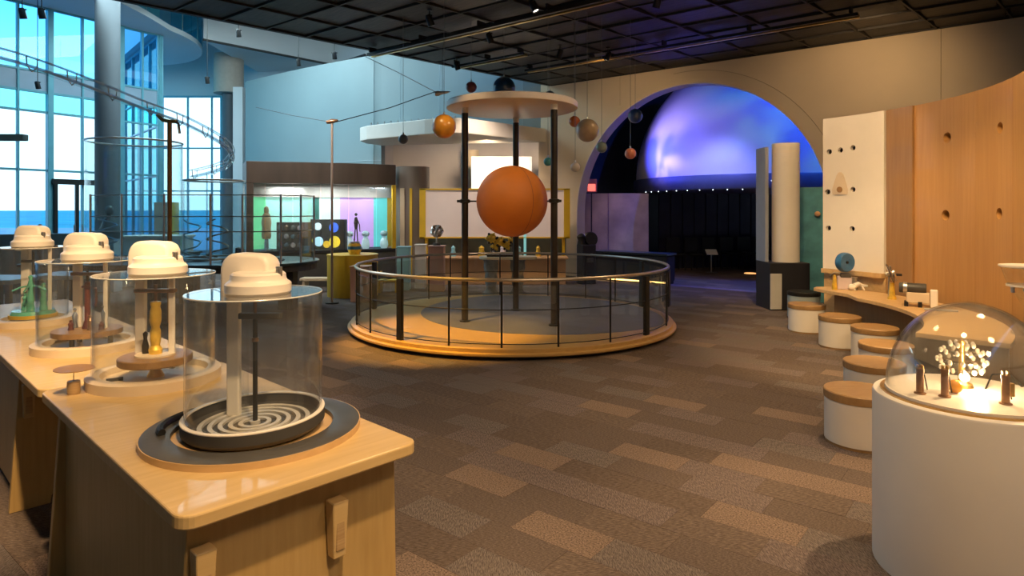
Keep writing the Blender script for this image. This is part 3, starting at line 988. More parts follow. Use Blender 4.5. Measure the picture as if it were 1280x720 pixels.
MB().tube([(-0.03, 0, 0.37), (0.0, -0.02, 0.38), (0.05, 0.0, 0.36), (0.04, 0.02, 0.30), (0.05, 0, 0.25)], 0.008, 6).build('red_wire', 'maroon', e3)
post_white(e3, -0.10, 0.06, 0.05, 0.57, 0.05)
post_white(e3, 0.09, 0.03, 0.05, 0.54, 0.025)
motor_cap(e3, 0.54, 0.02, -0.03, 1.15)
# --- exhibit four: green glass columns on yellow block
e4 = drum('clear drum over green glass columns on a yellow block', -3.53, 4.72, 0.25, 0.215, 0.56)
M['green'] = mat('green_glass', (0.12, 0.45, 0.33), 0.15, var=0.3, scale=10)
MB().lathe([(0.0001, 0.05), (0.15, 0.05), (0.15, 0.075), (0.0001, 0.075)], n=32).build('yellow_block', 'yellow', e4)
MB().lathe([(0.0001, 0.075), (0.14, 0.075), (0.13, 0.10), (0.0001, 0.10)], n=32).build('green_plate', 'green', e4)
for dx, dy, h in ((-0.02, 0, 0.26), (0.06, 0.02, 0.2), (-0.08, 0.03, 0.12)):
    MB().lathe([(0.0001, 0), (0.028, 0), (0.02, h * 0.25), (0.024, h * 0.3), (0.014, h * 0.55), (0.022, h * 0.7), (0.01, h * 0.85), (0.016, h * 0.95), (0.0001, h)], dx, dy, 16, z=0.10).build('glass_column', 'green', e4)
for k in range(5):
    a = k * 1.25
    MB().tube([(-0.02, 0, 0.28), (-0.02 + 0.06 * math.cos(a), 0.06 * math.sin(a), 0.27), (-0.02 + 0.11 * math.cos(a), 0.11 * math.sin(a), 0.245)], 0.007, 6).build('branch', 'green', e4)
MB().cyl(0, 0, 0.36, 0.53, 0.007, 10).build('drive_shaft', 'darkgrey', e4)
MB().box(0, 0, 0.46, 0.16, 0.03, 0.02).build('cross_bar', 'darkgrey', e4, smooth=False)
post_white(e4, -0.09, 0.05, 0.05, 0.6, 0.06)
post_white(e4, 0.10, 0.03, 0.05, 0.57, 0.025)
motor_cap(e4, 0.57, 0.01, -0.02, 1.1)

# small wooden block that carries a shallow cone on a wire
D = 800 * (1.7 - TZ) / (492 - 262)
p = at(92, 492, D)
t = thing('balance_toy', 'small wooden block with a flat brown cone balanced on a wire', 'toy', (p.x, p.y, TZ))
MB().lathe([(0.0001, 0), (0.025, 0), (0.026, 0.003), (0.026, 0.055), (0.024, 0.058), (0.0001, 0.058)], n=24).build('block', 'maple_edge', t, bevel=0.0)
MB().cyl(0, 0, 0.055, 0.10, 0.002, 6).build('wire', 'steel', t)
MB().lathe([(0.0001, 0.098), (0.02, 0.101), (0.08, 0.113), (0.08, 0.116), (0.0001, 0.117)], n=32).xform(Matrix.Rotation(R(1.5), 4, 'Y')).build('cone', 'oak_dark', t)

# ================================================================== ROUND PLATFORM WITH RAILING
PC = Vector((0, 9.52))
plat = thing('round_platform', 'low round wooden stage ringed by a railing under the orange ball', 'platform', (PC.x, PC.y, 0))
MB().lathe([(0.0001, 0), (2.24, 0), (2.24, 0.05), (0.0001, 0.05)], n=96).build('plinth', 'darkgrey', plat)
MB().lathe([(0.0001, 0.045), (2.36, 0.045), (2.37, 0.055), (2.37, 0.075), (2.33, 0.085), (2.33, 0.125), (2.32, 0.13), (0.0001, 0.13)], n=96).build('deck', 'deck', plat)
# grey area: the part of a large circle that falls on the deck
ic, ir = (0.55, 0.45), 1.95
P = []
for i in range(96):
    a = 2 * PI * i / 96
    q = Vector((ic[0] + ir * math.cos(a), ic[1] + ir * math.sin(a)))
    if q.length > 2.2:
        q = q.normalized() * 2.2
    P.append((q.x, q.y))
MB().prism(P, 0.13, 0.1325).build('deck_disc_part', 'deck_grey', plat, smooth=False)
RR = 2.26


def ring_angle(px, far=False):
    u = (px - 640) / 800
    a_, b_, c_ = 1 + u * u, -2 * PC.y, PC.y ** 2 - RR ** 2
    dd = math.sqrt(max(0, b_ * b_ - 4 * a_ * c_))
    D = (-b_ + (dd if far else -dd)) / (2 * a_)
    return math.atan2(D - PC.y, u * D) % (2 * PI)


rail = thing('guard_railing', 'circular steel and glass railing with black posts on the round stage', 'railing', (PC.x, PC.y, 0.13))
MB().tube([(RR * math.cos(2 * PI * i / 120), RR * math.sin(2 * PI * i / 120), 0.77) for i in range(120)], 0.021, 10, True).build('handrail', mat('satin_steel', (0.46, 0.42, 0.36), 0.35, metal=0.8, var=0.08), rail)
for z, r in ((0.43, 0.006), (0.04, 0.006)):
    MB().tube([(RR * math.cos(2 * PI * i / 120), RR * math.sin(2 * PI * i / 120), z) for i in range(120)], r, 6, True).build('cable_ring', 'black', rail)
angs = []
for px, far, w in ((446, 0, 0), (463, 0, 0), (500, 0, 1), (561, 0, 0), (627, 0, 0), (698, 0, 0), (763, 0, 0), (808, 0, 1), (449, 1, 0), (468, 1, 1), (502, 1, 0), (536, 1, 0), (563, 1, 0), (625, 1, 0), (685, 1, 0), (732, 1, 0), (769, 1, 0), (802, 1, 1), (833, 0, 0)):
    a = ring_angle(px, far)
    angs.append(a)
    x, y = RR * math.cos(a), RR * math.sin(a)
    if w:
        MB().box(x, y, 0.37, 0.045, 0.085, 0.74, rz=a).build('thick_post', 'black', rail, smooth=False, bevel=0.005)
    else:
        MB().cyl(x, y, 0, 0.75, 0.012, 10).build('thin_post', 'black', rail)
angs.sort()
for i in range(len(angs)):
    a0, a1 = angs[i], angs[(i + 1) % len(angs)]
    if a1 < a0:
        a1 += 2 * PI
    if a1 - a0 < 0.05:
        continue
    MB().ring(0, 0, 0.05, 0.70, RR - 0.008, RR, max(3, int((a1 - a0) / 0.08)), a0=a0 + 0.012, a1=a1 - 0.012).build('glass_panel', 'railglass', rail)
a = ring_angle(834)
MB().ring(0, 0, 0.25, 0.72, RR + 0.012, RR + 0.03, 6, a0=a - 0.02, a1=a + 0.16).build('sign_panel', 'nearblack', rail)

# three pole stand with disc canopy
sun = thing('sun_stand', 'three dark poles holding a pale disc canopy and a big orange ball', 'sculpture', (0, 9.2, 0.1325))
PL = [(-0.66, -0.23), (0.57, -0.54), (0.06, 0.77)]
for x, y in PL:
    po = MB().cyl(x, y, 0, 2.92, 0.047, 20).build('pole', 'bronze', sun)
    MB().cyl(x, y, 0, 0.02, 0.075, 20).build('pole_foot', 'black', po)
    MB().cyl(x, y, 2.915, 3.0, 0.047, 20).build('pole_head', 'whitegloss', po)
disc = MB().lathe([(0.0001, 2.955), (0.90, 2.955), (0.935, 2.97), (0.94, 3.0), (0.94, 3.06), (0.92, 3.085), (0.0001, 3.09)], 0, -0.02, 72).build('disc_canopy', 'canopy', sun)if False else None
M['canopy'] = mat('pale_canopy', (0.68, 0.60, 0.52), 0.35, var=0.03)
disc = MB().lathe([(0.0001, 2.995), (0.90, 2.995), (0.935, 3.01), (0.94, 3.03), (0.94, 3.08), (0.92, 3.10), (0.0001, 3.10)], 0, -0.02, 72).build('disc_canopy', 'canopy', sun)
ball = MB().sphere(0, -0.2, 1.685, 0.50, 56, 36).build('orange_ball', 'orange', sun)
MB().tube([(0.5 * math.cos(R(t_)) * 0.86 - 0.0, -0.2 - 0.5 * 0.0, 1.685) for t_ in (0, 1)], 0.001, 4)
seam = []
for i in range(64):
    a = 2 * PI * i / 64
    v = Matrix.Rotation(R(35), 3, 'Z') @ Vector((0, 0.5008 * math.cos(a), 0.5008 * math.sin(a)))
    seam.append((v.x, v.y - 0.2, v.z + 1.685))
MB().tube(seam, 0.0022, 5, True).build('ball_seam', M['maroon'], ball)
for x, y in PL[:2]:
    MB().lathe([(0.047, 0), (0.075, 0.01), (0.075, 0.05), (0.047, 0.06)], x, y, 18, z=1.655).build('collar', 'black', sun)
    MB().tube([(x, y, 1.685), (0.46 * (1 if x > 0 else -1), -0.2, 1.685)], 0.011, 8).build('side_rod', 'black', sun)
    MB().box(x * 1.13, y, 1.685, 0.05, 0.05, 0.035).build('clamp', 'black', sun, smooth=False, bevel=0.004)

# hanging planets
PLAN = [('bright amber hanging planet beside the disc canopy', 555, 158, 15, 8.6, (0.70, 0.30, 0.03)),
        ('small dark red hanging planet above the canopy', 589, 109, 7, 10.5, (0.20, 0.05, 0.05)),
        ('large navy blue hanging planet just over the canopy', 630, 110, 14, 10.6, (0.01, 0.05, 0.14)),
        ('small blackish green hanging planet behind the canopy edge', 687, 121, 7.5, 10.8, (0.04, 0.06, 0.06)),
        ('small slate grey hanging planet before the white balcony', 504, 174, 6, 10.2, (0.07, 0.09, 0.12)),
        ('small bright orange-red hanging planet beside the large sandy one', 718, 152, 7, 10.3, (0.65, 0.16, 0.03)),
        ('large sandy beige hanging planet before the arch wall', 734, 163, 14.5, 10.0, (0.48, 0.38, 0.27)),
        ('small grey-green hanging planet at the arch edge', 752, 184, 7, 10.3, (0.20, 0.27, 0.26)),
        ('small clear silver hanging planet before the arch wall', 719, 209, 6, 10.0, (0.45, 0.42, 0.36)),
        ('small teal hanging planet beside a dark pole', 685, 202, 5.5, 10.2, (0.06, 0.30, 0.32)),
        ('small salmon pink hanging planet in front of the dark arch', 788, 192, 7, 10.4, (0.75, 0.25, 0.16)),
        ('dark glassy blue hanging planet inside the arch', 794, 145, 9, 11.6, (0.03, 0.07, 0.22))]
for k, (lab, px, py, pr, D, c) in enumerate(PLAN):
    p = at(px, py, D)
    r = pr / 800 * D
    t = thing('hanging_planet', lab, 'planet', tuple(p), 0, 'hanging planets')
    MB().sphere(0, 0, 0, r, 32, 20).build('globe', mat('planet_%d' % k, c, 0.3, var=0.12, scale=9, coat=0.4), t)
    MB().cyl(0, 0, r - 0.01, r + 0.03, 0.014, 10).build('hook', 'steel', t)
    MB().cyl(0, 0, r + 0.02, 4.79 - p.z, 0.0035, 6).build('wire', mat('wire_%d' % k, (0.16, 0.15, 0.14), 0.4, metal=0.5), t)

# ================================================================== STOOLS
def stool(label, x, y, seat_m='seat', body='white', h=0.385, r=0.237):
    t = thing('stool', label, 'stool', (x, y, 0), 0, 'drum stools by the curved counter')
    MB().lathe([(0.0001, 0), (r - 0.006, 0), (r - 0.004, 0.02), (0.0001, 0.02)], n=48).build('foot_ring', 'seat' if seat_m == 'seat' else 'black', t)
    MB().lathe([(0.0001, 0.02), (r, 0.02), (r, h - 0.062), (0.0001, h - 0.062)], n=48).build('drum', body, t)
    MB().lathe([(0.0001, h - 0.062), (r + 0.004, h - 0.062), (r + 0.006, h - 0.056), (r + 0.006, h - 0.008), (r, h), (0.0001, h)], n=48).build('seat', seat_m, t)
    return t


stool('black-topped drum stool beside the white column', 4.58, 10.05, 'black', mat('bluegrey_drum', (0.30, 0.36, 0.38), 0.5, var=0.04), 0.42)
stool('white drum stool with wooden seat at the tip of the counter', 4.12, 8.95)
stool('white drum stool with wooden seat, second from the counter tip', 4.07, 7.95)
stool('white drum stool with wooden seat, third from the counter tip', 4.08, 7.2)
stool('white drum stool with wooden seat, third from the white pedestal', 3.68, 6.3)
stool('white drum stool with wooden seat, second from the white pedestal', 3.14, 5.55)
stool('white drum stool with wooden seat right beside the white pedestal', 2.545, 4.68)
# ================================================================== CURVED WALL AND COUNTER (right)
WC = Vector((1.9, 7.35))
WR = 3.2


def curved_panel(a0, a1, z0, z1, r, th, holes=(), step=0.25):
    """arc panel with real round holes; angles in degrees, holes = (angle, z, radius)"""
    bm = bmesh.new()
    s0, s1 = R(a0) * r, R(a1) * r
    lo, hi = min(s0, s1), max(s0, s1)
    vs = [bm.verts.new((x, 0, z)) for x, z in ((lo, z0), (hi, z0), (hi, z1), (lo, z1))]
    es = [bm.edges.new((vs[i], vs[(i + 1) % 4])) for i in range(4)]
    for a, z, hr in holes:
        cv = [bm.verts.new((R(a) * r + hr * math.cos(2 * PI * i / 20), 0, z + hr * math.sin(2 * PI * i / 20))) for i in range(20)]
        es += [bm.edges.new((cv[i], cv[(i + 1) % 20])) for i in range(20)]
    bmesh.ops.triangle_fill(bm, use_beauty=True, use_dissolve=False, edges=es)
    x = lo + step
    while x < hi:
        bmesh.ops.bisect_plane(bm, geom=bm.verts[:] + bm.edges[:] + bm.faces[:], plane_co=(x, 0, 0), plane_no=(1, 0, 0))
        x += step
    ret = bmesh.ops.extrude_face_region(bm, geom=bm.faces[:])
    for v in [g for g in ret['geom'] if isinstance(g, bmesh.types.BMVert)]:
        v.co.y = th
    for v in bm.verts:
        a = v.co.x / r
        q = r + v.co.y
        v.co = (q * math.cos(a), q * math.sin(a), v.co.z)
    b = MB()
    bm.verts.index_update()
    b.add([v.co[:] for v in bm.verts], [[v.index for v in f.verts] for f in bm.faces])
    bm.free()
    return b


def wall_angle(px):
    """angle on the curved wall circle met by the picture column px"""
    u = (px - 640) / 800
    a_, b_, c_ = 1 + u * u, -2 * (u * WC.x + WC.y), WC.length_squared - WR ** 2
    D = (-b_ + math.sqrt(max(0, b_ * b_ - 4 * a_ * c_))) / (2 * a_)
    return math.degrees(math.atan2(D - WC.y, u * D - WC.x)), D


def wall_hole(px, py, hr):
    a, D = wall_angle(px)
    return (a, 1.7 + (262 - py) / 800 * D, hr)


cw = thing('curved_wood_wall', 'curved oak veneer wall pierced by round holes behind the counter', 'partition', (WC.x, WC.y, 0))
HT = 3.0
aw = wall_angle(1110)[0]
a2 = wall_angle(1143)[0]
MB_h = [wall_hole(1184, 172, 0.062), wall_hole(1250, 160, 0.06), wall_hole(1182, 269, 0.062), wall_hole(1249, 267, 0.06)]
curved_panel(a2, aw, 0, HT, WR - 0.03, 0.10).build('end_panel', 'oak_dark', cw)
h1, h2 = MB_h[0][0], MB_h[1][0]
edges = [a2, (h1 + h2) / 2, h2 - 5, -31]
M['hole'] = mat('hole_dark', (0.03, 0.02, 0.015), 0.8)
for i in range(len(edges) - 1):
    hs = [h for h in MB_h if edges[i + 1] + 0.5 < h[0] < edges[i] - 0.5]
    curved_panel(edges[i + 1] + 0.03, edges[i] - 0.03, 0, HT, WR, 0.10, hs).build('veneer_panel', 'oak_wall', cw)
curved_panel(-31, aw, 0, HT - 0.02, WR + 0.16, 0.03).build('backing', M['hole'], cw)
for i in range(7):
    a = R(-30 + (aw + 30) * i / 6)
    MB().box((WR + 0.13) * math.cos(a), (WR + 0.13) * math.sin(a), HT / 2, 0.06, 0.04, HT, rz=a).build('stud', 'oak_dark', cw, smooth=False)

wh = thing('white_hole_panel', 'curved white panel with rows of small holes and a bell shape', 'panel', (WC.x, WC.y, 0))
al = wall_angle(1031)[0]
hl = [wall_hole(x, y, 0.038) for x, y in ((1039, 190), (1053, 188), (1069, 185), (1037, 240), (1069, 237), (1038, 285), (1068, 286))] + [wall_hole(1053, 237, 0.04)]
curved_panel(aw + 0.3, al, 0.84, HT, WR - 0.05, 0.06, hl).build('white_panel', 'white', wh)
curved_panel(aw + 0.3, al, 0, 0.84, WR - 0.02, 0.04).build('lower_panel', 'oak_top', wh)
curved_panel(aw + 0.3, al, 0.80, 0.86, WR - 0.10, 0.10).build('ledge', 'oak_top', wh)
curved_panel(aw + 0.3, al, 0.0, HT - 0.01, WR + 0.06, 0.03).build('backing', M['hole'], wh)
# bell shaped plate around the middle hole
a, D = wall_angle(1053)
zc = 1.7 + (262 - 237) / 800 * D
bell = [(-0.11, -0.07), (0.11, -0.07), (0.115, 0.0), (0.085, 0.1), (0.05, 0.2), (0.02, 0.24), (-0.02, 0.24), (-0.05, 0.2), (-0.085, 0.1), (-0.115, 0.0)]
b = MB()
n = len(bell)
v = []
for q in (WR - 0.052, WR - 0.062):
    v += [(q * math.cos(R(a) + s / WR), q * math.sin(R(a) + s / WR), zc + z) for s, z in bell]
b.add(v, [tuple(range(n)), tuple(range(n, 2 * n))[::-1]] + [(i, (i + 1) % n, (i + 1) % n + n, i + n) for i in range(n)])
b.build('bell_plate', 'creamlam', wh, smooth=False)
b = MB().lathe([(0.0001, 0), (0.04, 0), (0.04, 0.01), (0.0001, 0.012)], n=20)
q = WR - 0.064
b.xform(Matrix.Translation((q * math.cos(R(a)), q * math.sin(R(a)), zc)) @ Matrix.Rotation(R(a), 4, 'Z') @ Matrix.Rotation(R(-90), 4, 'Y')).build('bell_stop', 'oak_dark', wh)

CZ = 0.62
ct = thing('curved_counter', 'low curved oak counter with gadgets along the wood wall', 'counter', (WC.x, WC.y, 0))
poly = arc(0, 0, 2.38, R(-46), R(12), 26) + [(2.40, 0.85), (2.30, 1.25), (2.27, 1.50), (2.36, 1.62), (2.60, 1.62)] + arc(0, 0, 3.05, R(27), R(-46), 30)
MB().prism(poly, CZ - 0.045, CZ).build('worktop', 'oak_top', ct, smooth=False, bevel=0.006)
curved_panel(-44, 27, 0.0, CZ - 0.045, 2.72, 0.05).build('front_panel', 'oak_dark', ct)
for a in (-43, -20, 3, 26):
    MB().box(2.88 * math.cos(R(a)), 2.88 * math.sin(R(a)), (CZ - .045) / 2, 0.28, 0.04, CZ - 0.047, rz=R(a)).build('support_panel', 'oak_dark', ct, smooth=False)


def on_counter(px, py, z=CZ):
    D = 800 * (1.7 - z) / (py - 262)
    return at(px, py, D)


# blue wheel gadget
p = on_counter(1054, 362)
t = thing('wheel_gadget', 'blue spinning wheel on a grey stand with a yellow tube', 'gadget', (p.x, p.y, CZ), R(-20))
w = MB().lathe([(0.0001, -0.06), (0.08, -0.06), (0.12, -0.05), (0.13, -0.03), (0.13, 0.03), (0.12, 0.05), (0.08, 0.05), (0.0001, 0.03)], n=36)
wt = Matrix.Translation((0.02, 0, 0.37)) @ Matrix.Rotation(R(90), 4, 'X') @ Matrix.Rotation(R(38), 4, 'Y')
wheel = w.xform(wt).build('wheel', 'blue', t)
MB().cyl(0, 0, -0.045, 0.05, 0.018, 14).xform(wt).build('axle', 'black', wheel)
MB().box(0.03, 0.02, 0.195, 0.13, 0.08, 0.06).build('cradle', 'darkgrey', t, smooth=False, bevel=0.008)
MB().box(0.02, 0.04, 0.09, 0.17, 0.10, 0.18).build('stand', 'lilac', t, smooth=False, bevel=0.012)
MB().lathe([(0.0001, 0), (0.036, 0), (0.034, 0.06), (0.02, 0.16), (0.012, 0.2), (0.0001, 0.2)], -0.11, -0.05, 16).build('yellow_tube', 'gold', t)
MB().tube([(-0.15, 0, 0.12), (-0.16, -0.02, 0.19), (-0.11, -0.03, 0.23), (-0.04, 0, 0.22)], 0.009, 6).build('bracket', 'steel', t)
MB().cyl(0.14, 0.03, 0.0, 0.17, 0.04, 16).build('side_canister', 'steel', t)
# white model
p = on_counter(1070, 363)
t = thing('white_model', 'small bony white model lying on the counter', 'model', (p.x, p.y, CZ), R(10))
MB().sphere(-0.06, 0, 0.045, 0.045, 16, 10, sx=1.1).build('knob', 'whitegloss', t)
MB().tube([(-0.03, 0, 0.06), (0.04, 0.0, 0.085), (0.10, 0.01, 0.06), (0.17, 0.0, 0.055)], [0.035, 0.03, 0.022, 0.016], 10).build('shaft', 'whitegloss', t)
for x in (-0.06, 0.08):
    MB().tube([(x, 0, 0.06), (x + 0.02, -0.035, 0.004)], 0.012, 8).build('leg', 'whitegloss', t)
    MB().tube([(x, 0, 0.06), (x + 0.02, 0.035, 0.004)], 0.012, 8).build('leg', 'whitegloss', t)
# clear disc device with a golden foot
p = on_counter(1115, 374)
t = thing('disc_gadget', 'upright dark glass disc on a glowing golden tube', 'gadget', (p.x, p.y, CZ), R(-25))
MB().lathe([(0.0001, 0), (0.05, 0), (0.048, 0.02), (0.034, 0.05), (0.026, 0.2), (0.0001, 0.2)], n=20).build('golden_foot', 'gold', t)
MB().cyl(-0.03, 0.01, 0.0, 0.34, 0.012, 10).build('rod', 'steel', t)
wt = Matrix.Translation((-0.02, 0, 0.31)) @ Matrix.Rotation(R(70), 4, 'Y')
d_ = MB().lathe([(0.0001, -0.012), (0.11, -0.012), (0.125, 0), (0.11, 0.012), (0.0001, 0.012)], n=36).xform(wt).build('disc', mat('smoked_disc', (0.12, 0.09, 0.07), 0.15, coat=0.5), t)
MB().cyl(0, 0, -0.05, 0.05, 0.03, 16).xform(wt).build('disc_hub', 'steel', d_)
for k in range(5):
    a = k * 1.256
    MB().tube([(0, 0, 0.02), (0.105 * math.cos(a), 0.105 * math.sin(a), 0.03)], 0.007, 6).xform(wt).build('disc_spoke', 'steel', d_)
MB().box(0.07, -0.03, 0.30, 0.06, 0.03, 0.03).build('clamp', 'black', t, smooth=False, bevel=0.004)
# grey barrel camera
p = on_counter(1142, 383)
t = thing('barrel_gadget', 'grey barrel on a white block body with black feet', 'gadget', (p.x, p.y, CZ), R(-32))
MB().lathe([(0.0001, -0.13), (0.05, -0.13), (0.056, -0.12), (0.056, 0.12), (0.05, 0.13), (0.0001, 0.13)], n=24).xform(Matrix.Translation((-0.01, 0, 0.205)) @ Matrix.Rotation(R(90), 4, 'Y')).build('barrel', 'darkgrey', t)
MB().lathe([(0.057, -0.02), (0.06, -0.02), (0.06, 0.02), (0.057, 0.02), (0.057, -0.02)], n=24).xform(Matrix.Translation((-0.08, 0, 0.205)) @ Matrix.Rotation(R(90), 4, 'Y')).build('barrel_band', 'steel', t)
MB().box(0.04, 0, 0.10, 0.22, 0.09, 0.12).build('body', 'creamlam', t, smooth=False, bevel=0.01)
MB().box(0.19, 0, 0.10, 0.07, 0.10, 0.19).build('end_block', 'whitegloss', t, smooth=False, bevel=0.008)
for x, y in ((-0.07, -0.03), (-0.07, 0.03), (0.06, -0.05), (0.06, 0.05)):
    MB().box(x, y, 0.03, 0.04, 0.03, 0.06).build('foot', 'black', t, smooth=False, bevel=0.004)
p = on_counter(1172, 389)
t = thing('steel_rods', 'pair of thin metal rods lying beside the barrel gadget', 'rods', (p.x, p.y, CZ), R(-35))
for k in (0, 1):
    MB().tube([(-0.12, 0.04 * k, 0.012), (0.18, 0.05 * k + 0.02, 0.012)], 0.010, 8).build('rod', 'steel', t)

# clear tulip stand with white disc, right edge
p = on_counter(1283, 418)
t = thing('disc_stand', 'white disc on a clear tulip-shaped stem beyond the dome', 'stand', (p.x, p.y, CZ))
t.scale = (1.2, 1.2, 1.2)
MB().lathe([(0.0001, 0), (0.09, 0), (0.09, 0.015), (0.02, 0.03), (0.018, 0.2), (0.05, 0.25), (0.085, 0.30), (0.095, 0.34), (0.09, 0.34), (0.078, 0.30), (0.04, 0.255), (0.0001, 0.25)], n=32).build('stem', 'acrylic', t)
MB().lathe([(0.0001, 0.48), (0.15, 0.48), (0.165, 0.488), (0.165, 0.50), (0.0001, 0.505)], n=40).build('disc', 'whitegloss', t)
MB().lathe([(0.10, 0.34), (0.13, 0.42), (0.15, 0.48)], n=32).build('cup', 'acrylic', t)
MB().lathe([(0.0001, 0.345), (0.12, 0.345), (0.12, 0.36), (0.0001, 0.362)], n=32).build('tray', 'whitegloss', t)
for k in range(6):
    MB().cyl(0.09 * math.cos(k), 0.09 * math.sin(k), 0.30, 0.347, 0.012, 10).build('peg', 'steel', t)

# ================================================================== DOME PEDESTAL
DPX, DPY, DZ = 2.16, 3.02, 0.82
dp = thing('dome_pedestal', 'white drum pedestal with a ledge under the clear dome', 'pedestal', (DPX, DPY, 0))
MB().lathe([(0.0001, 0), (0.402, 0), (0.402, 0.805), (0.397, 0.815), (0.387, 0.82), (0.0001, 0.82)], n=96).build('drum', 'white', dp)
MB().ring(0, 0, 0.82, 0.826, 0.349, 0.368, 80).build('groove_ring', 'brass', dp)
MB().lathe([(0.0001, 0.82), (0.347, 0.82), (0.347, 0.838), (0.0001, 0.838)], n=80).build('inner_floor', 'whitegloss', dp)
RD = 0.345
prof = [(RD, 0.0)] + [(RD * math.cos(R(5 * i)), 0.425 * math.sin(R(5 * i))) for i in range(1, 18)] + [(0.0001, 0.425)]
inn = [(max(0.0001, a_ - 0.006), b_ * 0.985) for a_, b_ in prof][::-1]
dm = MB().lathe(prof + inn, n=80).build('clear_dome', 'dome_acrylic')
dm.location = (DPX, DPY, 0.838)
tag(dm, 'clear acrylic dome covering the brass post exhibit', 'dome')
FZ = 0.838
def in_dome(px, py):
    D = 800 * (1.7 - FZ) / (py - 262)
    return at(px, py, D)


for k, (px, py, h, lab) in enumerate(((1150, 492, 0.13, 'brass post inside the dome farthest from the glowing crystals'), (1181, 496, 0.14, 'brass post beside the small amber ball in the dome'), (1257, 505, 0.14, 'brass post with a side clip inside the dome'))):
    p = in_dome(px, py)
    t = thing('brass_post', lab, 'post', (p.x, p.y, FZ), 0, 'brass posts under the dome')
    MB().lathe([(0.0001, 0), (0.025, 0), (0.025, 0.006), (0.016, 0.008), (0.0155, h - 0.03), (0.0175, h - 0.028), (0.0175, h - 0.012), (0.013, h - 0.01), (0.0001, h - 0.01)], n=20).build('shaft', 'copper', t)
    for q in range(4):
        a = q * PI / 2 + 0.4
        MB().cyl(0.012 * math.cos(a), 0.012 * math.sin(a), h - 0.012, h + 0.004, 0.005, 8).build('pin', 'brass', t)
    MB().tube([(0.015, 0.01, h - 0.03), (0.04, 0.03, h - 0.05), (0.06, 0.05, 0.04), (0.07, 0.055, 0.004)], 0.003, 6).build('cable', 'bronze', t)
    if k == 2:
        MB().box(0.027, 0, h * 0.45, 0.016, 0.02, 0.06).build('side_clip', 'brass', t, smooth=False, bevel=0.003)
p = in_dome(1194, 491)
t = tag(MB().sphere(0, 0, 0.031, 0.031, 24, 16).build('amber_ball', mat('amber_ball', (0.80, 0.36, 0.02), 0.3, var=0.1)), 'small amber yellow ball beside a brass post', 'ball')
t.location = (p.x, p.y, FZ)
p = in_dome(1215, 488)
t = thing('crystal_lamp', 'glowing tiered crystal cluster in the middle of the dome', 'lamp', (p.x, p.y + 0.07, FZ))
M['crystal'] = mat('crystal', (0.85, 0.78, 0.66), 0.08, spec=1.0, coat=0.6)
M['bulb'] = mat('bulb', (1, 0.8, 0.5), 0.4, emit=(1.0, 0.72, 0.38), estr=14.0)
MB().lathe([(0.0001, 0), (0.05, 0), (0.045, 0.015), (0.015, 0.03), (0.012, 0.20), (0.02, 0.215), (0.0001, 0.23)], n=20).build('stem', 'brass', t)
for tier, (z, r, n) in enumerate(((0.08, 0.085, 12), (0.12, 0.10, 12), (0.165, 0.085, 10), (0.20, 0.05, 8))):
    MB().lathe([(r - 0.02, z), (r, z + 0.004), (r + 0.006, z + 0.012), (r, z + 0.01), (0.012, z + 0.004)], n=28).build('crystal_tray', 'acrylic', t)
    for q in range(n):
        a = 2 * PI * q / n + tier
        MB().sphere(r * math.cos(a), r * math.sin(a), z + 0.006, 0.010, 8, 6, sz=1.4).build('crystal_bead', 'crystal', t)
MB().sphere(0.0, -0.02, 0.05, 0.022, 16, 10).build('bulb', M['bulb'], t)
pl = bpy.data.lights.new('crystal_glow', 'POINT')
pl.energy = 5
pl.color = (1.0, 0.7, 0.36)
pl.shadow_soft_size = 0.03
plo = bpy.data.objects.new('crystal_glow', pl)
col.objects.link(plo)
plo.location = (p.x, p.y - 0.04, FZ + 0.09)
# wires of the dome exhibit
t = tag(MB().tube([tuple(in_dome(1232, 486)), tuple(in_dome(1240, 478) + Vector((0, 0, 0.04))), tuple(in_dome(1262, 480) + Vector((0, 0, 0.05))), tuple(in_dome(1278, 484))], 0.004, 6).build('wire_loop', 'bronze'), 'thin bronze wire looping over the dome floor', 'wire')

# ================================================================== WHITE COLUMN ON BLACK BASE
p = at(991, 390, 10.75)
t = thing('tube_column', 'short white round column on a black box by the arch', 'column', (p.x, p.y + 0.35, 0))
MB().box(-0.03, 0, 0.40, 0.68, 0.62, 0.80).build('black_base', 'nearblack', t, smooth=False, bevel=0.012)
MB().cyl(0.02, -0.02, 0.80, 2.84, 0.225, 40).build('white_tube', 'white', t)
MB().box(-0.33, 0.12, 1.79, 0.06, 0.42, 1.98).build('grey_fin', mat('grey_fin', (0.33, 0.36, 0.42), 0.5, var=0.04), t, smooth=False, bevel=0.006)
MB().box(-0.27, -0.32, 0.32, 0.19, 0.03, 0.60).build('grey_plate', mat('pale_plate', (0.55, 0.54, 0.50), 0.5, var=0.03), t, smooth=False, bevel=0.006)
p = at(1020, 300, 11.5)
t = thing('teal_banner', 'tall teal panel standing between white column and hole panel', 'panel', (p.x, p.y, 0), R(-20))
MB().box(0, 0, 1.05, 0.62, 0.05, 2.1).build('panel', mat('teal_print', (0.10, 0.32, 0.36), 0.5, var=0.35, scale=3), t, smooth=False, bevel=0.006)
MB().box(0, 0, 0.02, 0.70, 0.3, 0.04).build('foot', 'darkgrey', t, smooth=False, bevel=0.006)
MB().sphere(0.02, -0.045, 1.62, 0.05, 14, 10).build('emblem', 'peach', t)
